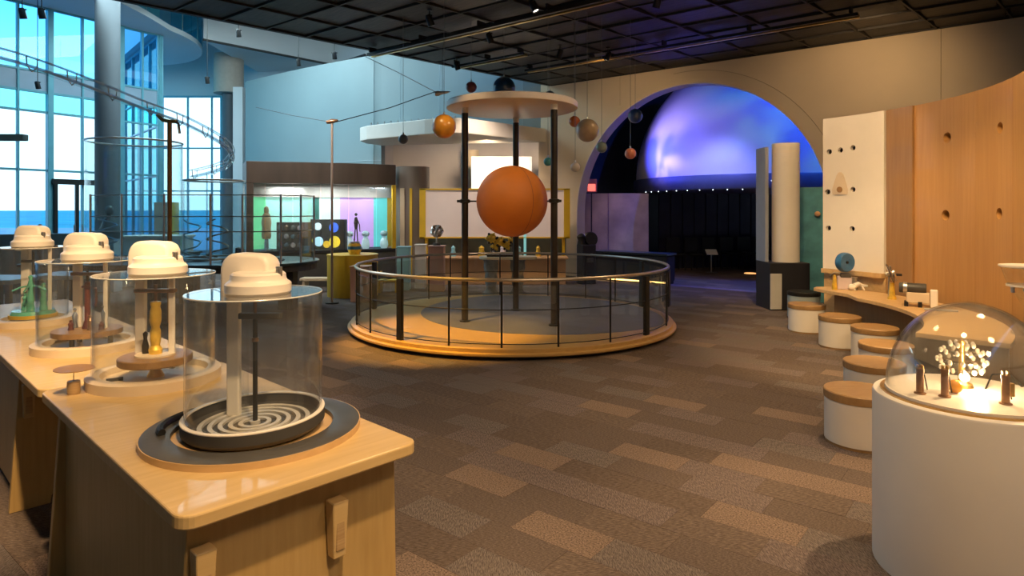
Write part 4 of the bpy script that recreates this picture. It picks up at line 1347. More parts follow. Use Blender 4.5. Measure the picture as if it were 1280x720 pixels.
# ================================================================== PLANETARIUM ROOM BEHIND THE ARCH
M['navypanel'] = mat('navy_panel', (0.03, 0.03, 0.075), 0.6, var=0.2, scale=2)
PD = Vector((7.0, 17.5))
PR = 3.54
PZ = 2.51
pm = thing('planetarium', 'huge blue-lit dome theatre standing in the dark room behind the arch', 'dome', (PD.x, PD.y, 0))
MB().lathe([(PR * math.cos(R(3 * i)), PZ + PR * math.sin(R(3 * i))) for i in range(31)], n=120).build('dome_shell', 'shell', pm)
MB().lathe([(0.0001, PZ - 0.34), (PR + 0.05, PZ - 0.34), (PR + 0.07, PZ - 0.31), (PR + 0.07, PZ - 0.03), (PR + 0.05, PZ), (PR - 0.1, PZ)], n=120).build('rim_band', mat('rim_blue', (0.08, 0.10, 0.22), 0.5, var=0.05), pm)
M['star'] = mat('rim_bulb', (1, 1, 1), 0.4, emit=(0.8, 0.9, 1.0), estr=3.0)
for i in range(22):
    a = R(190 + i * 5.5)
    MB().sphere((PR - 0.02) * math.cos(a), (PR - 0.02) * math.sin(a), PZ - 0.35, 0.012, 8, 6).build('rim_lamp', 'star', pm)
for k, da in enumerate((-2.6, -1.2, 0, 1.1, 1.9)):
    a = R(252 + da)
    MB().sphere((PR + 0.07) * math.cos(a), (PR + 0.07) * math.sin(a), PZ - 0.15 + (0.03 if k % 2 else -0.02), 0.014, 8, 6).build('rim_lamp', 'star', pm)
# dark back wall under the dome, panel by panel
wa, wb = Vector((4.22 - PD.x, 18.4 - PD.y)), Vector((8.6 - PD.x, 19.5 - PD.y))
for i in range(12):
    p, q = wa.lerp(wb, i / 12 + 0.003), wa.lerp(wb, (i + 1) / 12 - 0.003)
    d = (q - p).normalized()
    nn = Vector((-d.y, d.x)) * 0.06
    MB().prism([(p.x, p.y), (q.x, q.y), (q.x + nn.x, q.y + nn.y), (p.x + nn.x, p.y + nn.y)], 0, PZ - 0.34).build('wall_panel', M['navypanel'], pm, smooth=False, bevel=0.006, seg=1)

# walls and ceiling of the dark room
for name, poly, z0, z1, m in (('ceiling_theatre', [wp(-0.9, .34), wp(13, .34), wp(13, 14), wp(-0.9, 14)], 7.4, 7.6, 'nearblack'),):
    t = MB().prism(poly, z0, z1).build(name, m, smooth=False)
    t['kind'] = 'structure'
for name, a, c_, z0, z1 in (('wall_theatre_left', wp(-0.37, .5), wp(-0.37, 14), 0, 7.5), ('wall_theatre_back', wp(-0.9, 13.8), wp(13, 13.8), 0, 7.5), ('wall_theatre_right', wp(12.9, .4), wp(12.9, 14), 0, 7.5), ('wall_theatre_front', wp(-0.5, 0.42), wp(13, 0.42), 5.0, 7.5)):
    L = math.hypot(c_[0] - a[0], c_[1] - a[1])
    t = MB().box(L / 2, 0, (z0 + z1) / 2, L, 0.1, z1 - z0).xform(Matrix.Translation((a[0], a[1], 0)) @ Matrix.Rotation(math.atan2(c_[1] - a[1], c_[0] - a[0]), 4, 'Z')).build(name, 'navy', smooth=False)
    t['kind'] = 'structure'

# curved beige partition left of the theatre
t = thing('curved_partition', 'curved beige partition of two panels at the theatre entrance', 'partition', (2.95, 18.6, 0))
for a0, a1 in ((239, 257), (257.5, 286)):
    MB().ring(0, 0, 0, 2.12, 2.05, 2.12, 8, a0=R(a0), a1=R(a1)).build('panel', mat('partition_beige_%d' % a0, (0.42, 0.33, 0.29), 0.6, var=0.25, scale=2), t)
MB().ring(0, 0, 0, 2.12, 2.02, 2.06, 10, a0=R(256), a1=R(258.5)).build('post', mat('partition_purple', (0.22, 0.10, 0.28), 0.6), t)

# red lit exit box over the partition
p = at(740, 232, 16.3)
t = thing('sign_box', 'small red glowing sign box at the left edge of the arch', 'sign', (p.x, p.y, p.z))
MB().box(0, 0.03, 0.0, 0.26, 0.06, 0.34).build('frame', mat('sign_frame', (0.35, 0.10, 0.10), 0.5), t, smooth=False, bevel=0.01)
MB().box(-0.01, -0.006, -0.05, 0.19, 0.014, 0.18).build('lit_face', mat('sign_red', (0.8, 0.1, 0.08), 0.4, emit=(1.0, 0.16, 0.12), estr=1.3), t, smooth=False)
MB().box(-0.01, 0.03, -0.95 + 0.34 * 0.5 + 0.1, 0.03, 0.03, 1.0).build('bracket', 'nearblack', t, smooth=False)

# dark bench with glowing foot strip behind the railing
a, c_ = Vector((1.95, 15.55)), Vector((3.45, 14.35))
L = (c_ - a).length
t = thing('reception_desk', 'dark low desk with a warm light strip at its foot', 'desk', (a.x, a.y, 0), math.atan2(c_.y - a.y, c_.x - a.x))
MB().box(L / 2, 0.25, 0.36, L, 0.45, 0.58).build('body', 'nearblack', t, smooth=False, bevel=0.01)
MB().box(L / 2, 0.25, 0.68, L + 0.06, 0.52, 0.05).build('desktop', 'darktable', t, smooth=False, bevel=0.008)
MB().box(L / 2, 0.25, 0.035, L - 0.04, 0.40, 0.07).build('plinth', 'nearblack', t, smooth=False)
MB().box(L / 2, 0.035, 0.05, L - 0.02, 0.02, 0.03).build('light_strip', mat('led_strip', (1, 0.7, 0.3), 0.4, emit=(1.0, 0.55, 0.16), estr=5.0), t, smooth=False)

# black machine left of the arch
p = at(741, 352, 14.7)
t = thing('black_machine', 'tall black machine with round head beside the arch', 'machine', (p.x - 0.15, p.y, 0), 0.3)
MB().box(0, 0, 0.45, 0.34, 0.34, 0.9).build('cabinet', 'nearblack', t, smooth=False, bevel=0.02)
MB().lathe([(0.0001, -0.08), (0.15, -0.08), (0.17, -0.04), (0.17, 0.04), (0.15, 0.08), (0.0001, 0.08)], n=28).xform(Matrix.Translation((0.1, 0, 1.02)) @ Matrix.Rotation(R(80), 4, 'X')).build('round_head', 'black', t)
MB().lathe([(0.0001, 0.9), (0.10, 0.9), (0.08, 1.0), (0.11, 1.08), (0.05, 1.14), (0.0001, 1.16)], -0.12, 0, 18).build('side_head', 'black', t)
MB().box(0.02, -0.175, 0.55, 0.16, 0.02, 0.1).build('control_plate', 'darkgrey', t, smooth=False)
MB().cyl(0.05, -0.18, 0.66, 0.70, 0.03, 14).build('dial', 'steel', t)

# little lectern sign on the theatre floor
p = at(889, 340, 17.2)
t = thing('sign_stand', 'small pale sign on a thin pole before the theatre', 'sign', (p.x, p.y, 0))
MB().cyl(0, 0, 0, 0.02, 0.16, 24).build('foot', 'darkgrey', t)
MB().cyl(0, 0, 0.02, 0.52, 0.015, 10).build('pole', 'steel', t)
MB().box(0, 0, 0, 0.30, 0.22, 0.015).xform(Matrix.Translation((0, -0.03, 0.56)) @ Matrix.Rotation(R(35), 4, 'X')).build('sign_plate', mat('pale_sign', (0.75, 0.75, 0.72), 0.5), t, smooth=False)
# orange lit niche
p = at(953, 275, 17.5)
t = thing('lit_niche', 'tall narrow case glowing orange beside the white column', 'display case', (p.x, p.y, 0))
MB().box(0, 0.06, 1.2, 0.24, 0.1, 2.0).build('case', 'nearblack', t, smooth=False, bevel=0.008)
MB().box(0, 0.06, 0.1, 0.24, 0.1, 0.2).build('plinth', 'nearblack', t, smooth=False)
MB().lathe([(0.0001, 1.1), (0.05, 1.12), (0.035, 1.4), (0.055, 1.6), (0.03, 1.8), (0.05, 1.95), (0.0001, 2.05)], 0, -0.02, 14).build('lit_figure', mat('ember', (0.8, 0.15, 0.02), 0.5, emit=(1.0, 0.18, 0.03), estr=0.35), t)
# dark chairs in the theatre forecourt
for k in range(7):
    q = PD + wa.lerp(wb, (k + 0.5) / 8) + Vector((0.2, -0.75)) * 0.62
    t = thing('theatre_chair', 'dark chair in the row along the theatre wall', 'chair', (q.x, q.y, 0), 0.245 + PI, 'dark chairs along the theatre wall')
    MB().box(0, 0, 0.44, 0.42, 0.40, 0.06).build('seat', 'nearblack', t, smooth=False, bevel=0.012)
    MB().box(0, -0.19, 0.70, 0.42, 0.04, 0.42).build('backrest', 'nearblack', t, smooth=False, bevel=0.012)
    for sx in (-.18, .18):
        for sy in (-.17, .17):
            MB().cyl(sx, sy, 0, 0.42, 0.014, 8).build('leg', 'black', t)
for k, (px, py) in enumerate(((938, 342), (958, 347))):
    p = at(px, py, 800 * 1.7 / (py - 262))
    o = tag(MB().lathe([(0.0001, 0), (0.16, 0), (0.16, 0.012), (0.13, 0.02), (0.0001, 0.02)], n=24).build('floor_light', mat('floor_glow_%d' % k, (1, 0.6, 0.3), 0.4, emit=(1.0, 0.45, 0.15), estr=1.2)), 'round glowing floor light near the theatre, %s' % ('beside the white column' if k else 'before the dark chairs'), 'floor light')
    o.location = (p.x, p.y, 0)

# ================================================================== DARK DISPLAY KIOSK
K = [at(308, 262, 13.6), at(330, 262, 13.75), at(365, 262, 13.9), at(400, 262, 14.1), at(435, 262, 14.3), at(470, 262, 14.6), at(495, 262, 14.9)]
KP = smooth_pts([(p.x, p.y) for p in K], 4)
ki = thing('display_kiosk', 'curved dark brown display kiosk with coloured glowing bays', 'kiosk', (0, 0, 0))
ribbon(KP, 2.27, 2.74, 0.9).build('fascia', 'brown', ki, bevel=0.01, seg=1)
ribbon(KP, 0.0, 0.75, 0.9).build('base', 'darkgrey', ki, bevel=0.01, seg=1)
ribbon([p + Vector((0, -0.04)) for p in KP], 0.75, 0.80, 0.96).build('shelf', 'nearblack', ki)
ribbon(KP[:3], 0.80, 2.27, 0.06).build('side_post', 'brown', ki)
ribbon(KP[-2:], 0.80, 2.27, 0.06).build('side_post', 'yellow', ki)


def kp(px):
    """point of the kiosk curve under the picture column px"""
    best = min(range(len(KP) - 1), key=lambda i: abs((KP[i].x + KP[i + 1].x) / 2 / ((KP[i].y + KP[i + 1].y) / 2) - (px - 640) / 800))
    a, b_ = KP[best], KP[best + 1]
    u = (px - 640) / 800
    t_ = (u * a.y - a.x) / ((b_.x - a.x) - u * (b_.y - a.y))
    return a.lerp(b_, t_)


def lightbox(name, c, s):
    return mat('lightbox_' + name, [min(1, k) for k in c], 0.5, var=0.1, scale=3, emit=c, estr=s)


bays = [('green', 311, 332, (0.20, 0.75, 0.35)), ('mint', 332, 391, (0.55, 0.95, 0.80)), ('bottle', 391, 399, (0.03, 0.20, 0.16)), ('ice', 399, 425, (0.72, 0.85, 0.80)), ('violet', 425, 467, (0.62, 0.36, 0.78)), ('teal', 467, 484, (0.12, 0.60, 0.60)), ('mustard', 484, 493, (0.70, 0.42, 0.02))]
for nm, x0, x1, c in bays:
    a, b_ = kp(x0), kp(x1)
    d = Vector((0.0, 0.52))
    a, b_ = a + a.normalized() * 0.55, b_ + b_.normalized() * 0.55
    ribbon([a, b_], 0.82, 1.98, 0.04).build('light_panel', lightbox(nm, c, 0.6 if nm not in ('bottle', 'mustard') else 0.1), ki, smooth=False)
ribbon([p + p.normalized() * 0.5 for p in KP], 1.98, 2.27, 0.05).build('valance', mat('valance_cream', (0.62, 0.50, 0.42), 0.6, var=0.05), ki)
for i in range(0, len(KP) - 4, 4):
    ribbon([KP[i].lerp(KP[i + 4], .02) + Vector((0, .05)), KP[i].lerp(KP[i + 4], .98) + Vector((0, .05))], 0.81, 2.26, 0.008).build('front_glass', 'guard', ki, smooth=False)


def on_kiosk(px, depth=0.3):
    p = kp(px)
    return p + p.normalized() * depth


# things standing in the kiosk
q = on_kiosk(333, 0.22)
t = thing('carved_figure', 'tan carved figure standing in the green kiosk bay', 'figure', (q.x, q.y, 0.80))
MB().lathe([(0.0001, 0.26), (0.08, 0.26), (0.10, 0.32), (0.09, 0.5), (0.105, 0.62), (0.08, 0.78), (0.045, 0.83), (0.055, 0.88), (0.04, 0.95), (0.0001, 0.98)], n=20).build('body', 'peach', t)
MB().lathe([(0.0001, 0), (0.14, 0), (0.14, 0.04), (0.05, 0.06), (0.04, 0.26), (0.0001, 0.26)], n=18).build('stand', 'silver', t)
q = on_kiosk(367)
t = thing('machine_crate', 'dull brown crate of machine parts in the kiosk', 'crate', (q.x, q.y, 0.80), -0.2)
MB().box(0, 0, 0.31, 0.66, 0.30, 0.62).build('crate_body', 'brown', t, smooth=False, bevel=0.01)
for i in range(4):
    for j in range(3):
        MB().lathe([(0.0001, -0.03), (0.05, -0.03), (0.06, 0), (0.04, 0.03), (0.0001, 0.03)], n=14).xform(Matrix.Translation((-0.24 + 0.16 * i, -0.16, 0.12 + 0.19 * j)) @ Matrix.Rotation(R(90), 4, 'X')).build('machine_part', rnd.choice(['copper', 'lilac', 'stone', 'silver']), t)
q = on_kiosk(411)
t = thing('gadget_board', 'dark board with glowing blue, white and yellow emblems in the kiosk', 'board', (q.x, q.y, 0.80), -0.25)
MB().box(0, 0, 0.34, 0.84, 0.16, 0.68).build('board', 'darkgrey', t, smooth=False, bevel=0.01)
for nm, x, z, r, c in (('white_glow', -0.22, 0.52, 0.085, (0.8, 0.95, 1.0)), ('blue_glow', 0.18, 0.50, 0.11, (0.08, 0.2, 0.9)), ('ice_glow', -0.20, 0.18, 0.11, (0.55, 0.85, 1.0)), ('yellow_glow', 0.20, 0.18, 0.13, (0.95, 0.65, 0.05)), ('amber_glow', 0.0, 0.12, 0.08, (0.85, 0.5, 0.03)), ('gold_glow', -0.32, 0.20, 0.05, (0.8, 0.55, 0.05))):
    MB().lathe([(0.0001, -0.02), (r, -0.02), (r, 0.015), (r * 0.7, 0.02), (0.0001, 0.012)], n=18).xform(Matrix.Translation((x, -0.09, z)) @ Matrix.Rotation(R(90), 4, 'X')).build('emblem', mat(nm, c, 0.4, emit=c, estr=0.7, var=0.2), t)
for px, lab, c in ((437, 'small white lamp pot at the edge of the violet bay', (0.75, 0.9, 1.0)), (457, 'white and blue flower pot in the violet bay', (0.7, 0.9, 0.95)), (480, 'pale vase in the teal kiosk bay', (0.6, 0.85, 0.9))):
    q = on_kiosk(px, 0.27)
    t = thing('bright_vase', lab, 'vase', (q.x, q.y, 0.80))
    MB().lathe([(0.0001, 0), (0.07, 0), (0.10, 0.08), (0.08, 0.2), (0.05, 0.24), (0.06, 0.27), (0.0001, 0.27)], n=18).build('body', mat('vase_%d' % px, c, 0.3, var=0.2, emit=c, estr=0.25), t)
    MB().sphere(0, 0, 0.34, 0.09, 14, 10, sz=0.8).build('bloom', mat('bloom_%d' % px, [k * 0.8 for k in c], 0.6, var=0.3, scale=20), t)
q = on_kiosk(445, 0.12)
t = thing('thin_figure', 'thin black standing figure before the violet bay', 'figure', (q.x, q.y, 0.80))
for s in (-1, 1):
    MB().tube([(0.05 * s, 0, 0.0), (0.03 * s, 0, 0.3), (0.015 * s, 0, 0.5)], 0.014, 8).build('leg', 'black', t)
MB().lathe([(0.0001, 0.45), (0.03, 0.46), (0.05, 0.6), (0.03, 0.72), (0.0001, 0.74)], n=12).build('torso', 'black', t)
MB().sphere(0, 0, 0.79, 0.035, 12, 8).build('head', 'black', t)
MB().tube([(0.03, 0, 0.68), (0.08, 0, 0.55), (0.09, 0, 0.4)], 0.010, 6).build('arm', 'black', t)
MB().box(0, 0, 0.01, 0.2, 0.12, 0.02).build('foot_plate', 'black', t, smooth=False)

# brown drum and yellow boards right of the kiosk
p = at(516, 262, 15.4)
t = thing('brown_drum', 'tall brown half-drum screen with yellow edge boards', 'screen', (p.x, p.y, 0))
MB().ring(0, 0, 0, 2.72, 0.36, 0.40, 18, a0=R(180), a1=R(360)).build('drum_wall', mat('taupe_drum', (0.20, 0.16, 0.13), 0.5, var=0.12, scale=3, stretch=(1, 1, .2)), t)
for x, w, m in ((-0.18, 0.10, 'cream'), (0.02, 0.06, 'yellow')):
    MB().box(x, -0.42, 1.15, w, 0.03, 2.1).build('edge_board', m, t, smooth=False, bevel=0.004)

# ================================================================== EXHIBIT CABINET UNDER THE BALCONY
xa, xb = -2.12, 1.32
ec = thing('exhibit_cabinet', 'long peach counter with a yellow-framed lilac panel behind the stage', 'cabinet', ((xa + xb) / 2, 14.75, 0))
Wd = xb - xa
MB().box(0, 0.05, 0.29, Wd - 0.2, 0.6, 0.58).build('counter', 'peach', ec, smooth=False, bevel=0.01)
MB().box(0, 0.0, 0.60, Wd - 0.1, 0.7, 0.05).build('countertop', 'peach', ec, smooth=False, bevel=0.01)
MB().box(0, 0.33, 0.83, Wd - 0.1, 0.04, 0.42).build('dark_recess', mat('recess_green', (0.10, 0.13, 0.12), 0.5, var=0.3, scale=2), ec, smooth=False)
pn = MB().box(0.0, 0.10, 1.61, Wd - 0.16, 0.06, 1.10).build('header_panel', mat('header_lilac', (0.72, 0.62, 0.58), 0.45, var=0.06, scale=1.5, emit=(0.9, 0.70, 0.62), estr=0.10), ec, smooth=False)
for x, w in ((-Wd / 2 + 0.05, 0.14), (Wd / 2 - 0.05, 0.14)):
    MB().box(x, 0.09, 1.61, w, 0.10, 1.16).build('frame_side', 'yellow', ec, smooth=False, bevel=0.006)
for z in (2.17, 1.05):
    MB().box(0, 0.09, z, Wd + 0.02, 0.10, 0.035).build('frame_rail', 'yellow', ec, smooth=False, bevel=0.004)
MB().box(0.70, 0.055, 1.30, 0.06, 0.03, 1.6).build('teal_strip', mat('teal_strip', (0.25, 0.65, 0.68), 0.4, emit=(0.3, 0.8, 0.85), estr=0.3), ec, smooth=False)
for s in (-1, 1):
    MB().box(s * (Wd / 2 - 0.12), 0.22, 0.84, 0.06, 0.2, 0.44).build('bracket', 'yellow', ec, smooth=False)
for k, (x, m, r) in enumerate(((-1.25, 'gold', 0.07), (-0.95, 'skyblue', 0.06), (-0.30, 'gold', 0.08), (-0.05, 'silver', 0.06), (0.2, 'lilac', 0.09), (0.55, 'skyblue', 0.07), (1.0, 'gold', 0.06))):
    t = tag(MB().lathe([(0.0001, 0), (r, 0), (r * 1.1, 0.06), (r * 0.7, 0.14), (r * 0.8, 0.2), (r * 0.3, 0.24), (0.0001, 0.25)], n=16).build('counter_jar', m), ['golden jar nearest the brown drum screen on the peach counter', 'light blue jar beside the outermost golden jar', 'golden jar next to the silver jar on the peach counter', 'silver jar on the peach counter', 'lilac jar on the peach counter', 'light blue jar beside the lilac jar', 'small golden jar at the arch end of the peach counter'][k], 'jar', 'jars on the peach counter')
    t.location = (x + (xa + xb) / 2, 14.72, 0.625)
# white picture board high in the recess and cream pillar
p = at(627, 215, 16.9)
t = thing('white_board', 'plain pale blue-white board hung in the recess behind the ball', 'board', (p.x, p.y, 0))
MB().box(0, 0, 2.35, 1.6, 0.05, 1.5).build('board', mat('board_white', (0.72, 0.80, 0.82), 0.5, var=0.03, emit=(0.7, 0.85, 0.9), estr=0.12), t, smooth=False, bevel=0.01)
for s in (-0.6, 0.6):
    MB().box(s, 0.03, 0.85, 0.06, 0.04, 1.7).build('leg', 'steel', t, smooth=False)
column(at(590, 262, 18.4).x, 18.4, 0.2, 3.40, 'cream round column in the recess under the balcony', 'cream')

# pedestals between kiosk and stage
def pedestal(label, px, py, D, w, h, m, round_=False, top=None):
    p = at(px, py, D)
    t = thing('pedestal', label, 'pedestal', (p.x, D, 0))
    if round_:
        MB().lathe([(0.0001, 0), (w / 2, 0), (w / 2, h - 0.03), (0.0001, h - 0.03)], n=40).build('drum', m, t)
        MB().lathe([(0.0001, h - 0.03), (w / 2 + 0.01, h - 0.03), (w / 2 + 0.01, h), (0.0001, h)], n=40).build('top', top or m, t)
    else:
        MB().box(0, 0, (h - 0.03) / 2, w, w, h - 0.03).build('body', m, t, smooth=False, bevel=0.008)
        MB().box(0, 0, h - 0.015, w + 0.03, w + 0.03, 0.03).build('top', top or m, t, smooth=False, bevel=0.006)
    return p.x, D, h


x, y, z = pedestal('large mustard yellow drum pedestal before the kiosk', 441, 372, 12.7, 0.98, 0.82, 'yellow', True)
t = thing('striped_pot', 'gold and blue striped pot on the yellow drum pedestal', 'pot', (x + 0.06, y - 0.1, z))
MB().lathe([(0.0001, 0), (0.10, 0), (0.13, 0.08), (0.125, 0.18), (0.10, 0.22), (0.085, 0.22), (0.09, 0.18), (0.0001, 0.05)], n=28).build('pot_body', 'gold', t)
MB().lathe([(0.126, 0.10), (0.13, 0.10), (0.13, 0.16), (0.126, 0.16)], n=28).build('blue_band', 'blue', t)
MB().lathe([(0.085, 0.22), (0.105, 0.23), (0.10, 0.25), (0.08, 0.25), (0.085, 0.22)], n=28).build('pot_rim', 'steel', t)
pedestal('narrow pink pedestal with orange top behind the railing', 452, 380, 11.9, 0.34, 0.66, 'pink', False, 'peach')
pedestal('light blue pedestal beside the brown drum screen', 505, 345, 13.6, 0.26, 0.92, 'skyblue')
pedestal('pale grey pedestal beside the light blue one', 526, 345, 13.9, 0.22, 0.95, 'white')
x, y, z = pedestal('dusty pink pedestal carrying the silver gear sculpture', 546, 345, 13.4, 0.32, 0.95, 'pink')
t = thing('gear_sculpture', 'knotted silver gear sculpture on the dusty pink pedestal', 'sculpture', (x, y, z))
MB().cyl(0, 0, 0, 0.05, 0.08, 20).build('foot', 'darkgrey', t)
MB().cyl(0, 0, 0.05, 0.2, 0.02, 10).build('stem', 'steel', t)
for k in range(4):
    mt = Matrix.Translation((0, 0, 0.30)) @ Matrix.Rotation(k * 0.8, 4, 'Z') @ Matrix.Rotation(0.5 + k * 0.7, 4, 'X')
    MB().tube([(0.12 * math.cos(2 * PI * i / 24), 0.12 * math.sin(2 * PI * i / 24), 0) for i in range(24)], 0.022, 8, True).xform(mt).build('ring', 'steel', t)
for k in range(6):
    a = k * 1.05
    MB().sphere(0.11 * math.cos(a), 0.05 * math.sin(2 * a), 0.30 + 0.10 * math.sin(a), 0.035, 10, 8).build('bead', 'copper', t)
t = thing('yellow_step', 'low yellow step stool at the kiosk corner', 'step', (at(486, 262, 13.2).x, 13.2, 0))
MB().box(0, 0, 0.24, 0.4, 0.3, 0.04).build('tread', 'yellow', t, smooth=False, bevel=0.006)
for s in (-1, 1):
    MB().box(0.17 * s, 0, 0.11, 0.04, 0.28, 0.22).build('side', 'yellow', t, smooth=False, bevel=0.006)

# stone-legged table with golden contraption behind the stage
p = at(632, 372, 12.75)
t = thing('stone_table', 'pale tabletop on two carved grey stone legs behind the stage', 'table', (p.x, p.y, 0))
MB().prism(rounded_rect(-0.52, -0.28, 0.62, 0.28, 0.2), 0.72, 0.77).build('tabletop', 'creamlam', t, smooth=False, bevel=0.008)
for x in (-0.29, 0.24):
    MB().lathe([(0.0001, 0), (0.17, 0), (0.17, 0.04), (0.12, 0.09), (0.10, 0.16), (0.13, 0.3), (0.115, 0.42), (0.15, 0.55), (0.14, 0.66), (0.17, 0.72), (0.0001, 0.72)], x, 0, 22).build('stone_leg', 'stone', t)
t = thing('golden_contraption', 'golden flower-like contraption on the stone-legged table', 'sculpture', (p.x - 0.06, p.y - 0.02, 0.77))
MB().box(0, 0, 0.02, 0.62, 0.28, 0.04).build('base', 'bronze', t, smooth=False, bevel=0.008)
for k, (x, z, r) in enumerate(((-0.22, 0.36, 0.10), (-0.06, 0.30, 0.085), (0.08, 0.22, 0.08), (0.2, 0.34, 0.07), (-0.15, 0.2, 0.07))):
    MB().cyl(x, 0, 0.04, z, 0.012, 8).build('stalk', 'bronze', t)
    MB().lathe([(0.0001, -0.03), (r * 0.5, -0.03), (r, 0.0), (r * 0.5, 0.03), (0.0001, 0.04)], n=14).xform(Matrix.Translation((x, -0.02, z)) @ Matrix.Rotation(R(80), 4, 'X')).build('golden_rosette', 'gold', t)
    for j in range(6):
        a = j * PI / 3
        MB().sphere(x + r * math.cos(a), -0.05, z + r * math.sin(a), 0.026, 8, 6).build('petal', 'gold' if j % 2 else 'bronze', t)

# ================================================================== WATER TABLE WITH GLASS GUARDS (atrium)
wt_ = thing('water_table', 'long dark slate table with rounded end before the kiosk', 'table', (0, 0, 0))
tp = [(-7.9, 10.2), (-7.9, 12.2), (-4.6, 12.0)] + [(-4.35 + 1.0 * math.cos(R(a)), 11.0 + 1.0 * math.sin(R(a))) for a in range(80, -90, -10)] + [(-5.2, 9.95), (-6.5, 10.0)]
MB().prism(tp, 0.78, 0.83).build('tabletop', 'darktable', wt_, smooth=False, bevel=0.01)
ip_ = [(x * 0.985 - 0.09, (y - 11.05) * 0.86 + 11.05) for x, y in tp]
MB().prism(ip_, 0.68, 0.78).build('apron', 'darkgrey', wt_, smooth=False)
for x, y in ((-3.85, 11.0), (-5.9, 10.4), (-5.9, 11.7), (-7.6, 11.0)):
    MB().box(x, y, 0.34, 0.26, 0.26, 0.68).build('leg', 'darkgrey', wt_, smooth=False, bevel=0.01)
for x, y, r in ((-4.4, 10.9, 0.5), (-5.7, 11.0, 0.55)):
    MB().ring(x, y, 0.83, 0.845, r - 0.06, r, 40).build('basin_rim', 'nearblack', wt_)

gd = thing('glass_guard', 'clear glass guard panels with steel posts along the slate table', 'guard', (0, 0, 0.83))
GP = [Vector(at(px, 262, D)).xy for px, D in ((113, 10.35), (152, 10.12), (205, 10.1), (263, 10.1), (303, 10.12), (351, 10.3), (376, 10.5), (425, 10.9), (466, 11.0))]
GP[-2] = Vector((-3.1, 11.35))
GP[-1] = Vector((-2.55, 11.55))
GP = GP[:7] + [Vector((-3.45, 11.15))]
for i, p in enumerate(GP):
    MB().cyl(p.x, p.y, 0, 1.12, 0.018, 10).build('post', 'steel', gd)
for i in range(len(GP) - 1):
    a, b_ = GP[i], GP[i + 1]
    ribbon([a.lerp(b_, .02), a.lerp(b_, .98)], 0.03, 1.08, 0.01).build('glass_panel', 'guard', gd, smooth=False)
for z in (1.10, 0.76, 0.52):
    MB().tube([(p.x, p.y, z) for p in GP], 0.009, 6).build('rail', 'steel', gd)
# big clear cylinders on the slate table
for lab, px0, px1, ytop, D in (('wide clear cylinder with an open rim on the slate table', 116, 222, 178, 11.1), ('narrow clear cylinder beside the pale square pillar on the slate table', 233, 303, 226, 11.2)):
    c = at((px0 + px1) / 2, ytop, D)
    r = (px1 - px0) / 2 / 800 * D
    t = thing('clear_cylinder', lab, 'cylinder', (c.x, c.y, 0.845))
    h = c.z - 0.845
    MB().lathe([(r, 0), (r, h), (r - 0.01, h), (r - 0.01, 0), (r, 0)], n=56).build('wall', 'guard', t)
    MB().tube([(r * math.cos(2 * PI * i / 56), r * math.sin(2 * PI * i / 56), h) for i in range(56)], 0.016, 8, True).build('rim', M['rimclear'], t)
    MB().lathe([(r - 0.03, 0), (r + 0.02, 0), (r + 0.02, 0.03), (r - 0.03, 0.03), (r - 0.03, 0)], n=56).build('base_ring', 'steel', t)
# coiled clear tubes and bits inside
cols = ['silver', 'copper', 'skyblue', 'gold', 'silver']
for k, (px, py, D, m, lab) in enumerate(((131, 276, 11.2, 'silver', 'silver coiled tube inside the wide clear cylinder'), (240, 292, 11.3, 'skyblue', 'light blue coiled tube inside the narrow clear cylinder'), (272, 305, 11.3, 'copper', 'copper coiled tube inside the narrow clear cylinder'))):
    p = at(px, 330, D)
    P = [(0.16 * math.cos(i * 0.5 + k) * (1 + 0.3 * math.sin(i)), 0.16 * math.sin(i * 0.5 + k), 0.02 + i * 0.022) for i in range(32)]
    t = tag(MB().tube(P, 0.014, 6).build('coiled_tube', m), lab, 'tube', 'coiled tubes in the clear cylinders')
    t.location = (p.x, D, 0.83)
p = at(298, 325, 10.8)
t = thing('yellow_pump', 'small black and yellow pump on the slate table', 'pump', (p.x, p.y, 0.83))
MB().lathe([(0.0001, 0), (0.08, 0), (0.08, 0.1), (0.05, 0.14), (0.05, 0.22), (0.0001, 0.24)], n=18).build('body', 'bronze', t)
MB().cyl(0.05, -0.05, 0.03, 0.12, 0.03, 12).build('yellow_cap', 'yellow', t)
# bronze post that carries the ball track, and steel post with wire head
p = at(212, 150, 9.5)
t = thing('track_post', 'tall brass-brown post carrying the clear ball track', 'post', (p.x, p.y, 0))
MB().cyl(0, 0, 0.02, p.z, 0.032, 14).build('pole', mat('brown_brass', (0.36, 0.18, 0.06), 0.4, metal=0.5, var=0.2), t)
MB().cyl(0, 0, 0, 0.02, 0.12, 20).build('foot', 'black', t)
MB().tube([(-0.18, 0, p.z + 0.08), (-0.10, 0, p.z + 0.0), (0.0, 0, p.z - 0.02), (0.1, 0, p.z - 0.02)], 0.03, 8).build('bracket', 'brass', t)
MB().tube([(0.04, 0, p.z - 0.02), (0.13, 0, p.z - 0.05), (0.15, 0, p.z - 0.2)], 0.02, 8).build('arm', 'steel', t)
q = at(415, 153, 11.6)
t = thing('wire_post', 'slim pale post with a wire clamp before the kiosk', 'post', (q.x, q.y, 0))
MB().cyl(0, 0, 0.02, q.z, 0.022, 12).build('pole', mat('pale_bronze', (0.42, 0.33, 0.27), 0.4, metal=0.4), t)
MB().cyl(0, 0, 0, 0.02, 0.12, 20).build('foot', 'black', t)
MB().lathe([(0.0001, -0.11), (0.03, -0.10), (0.045, 0.0), (0.02, 0.10), (0.0001, 0.12)], n=14).xform(Matrix.Translation((0, 0, q.z + 0.02)) @ Matrix.Rotation(R(80), 4, 'Y')).build('clamp', 'copper', t)
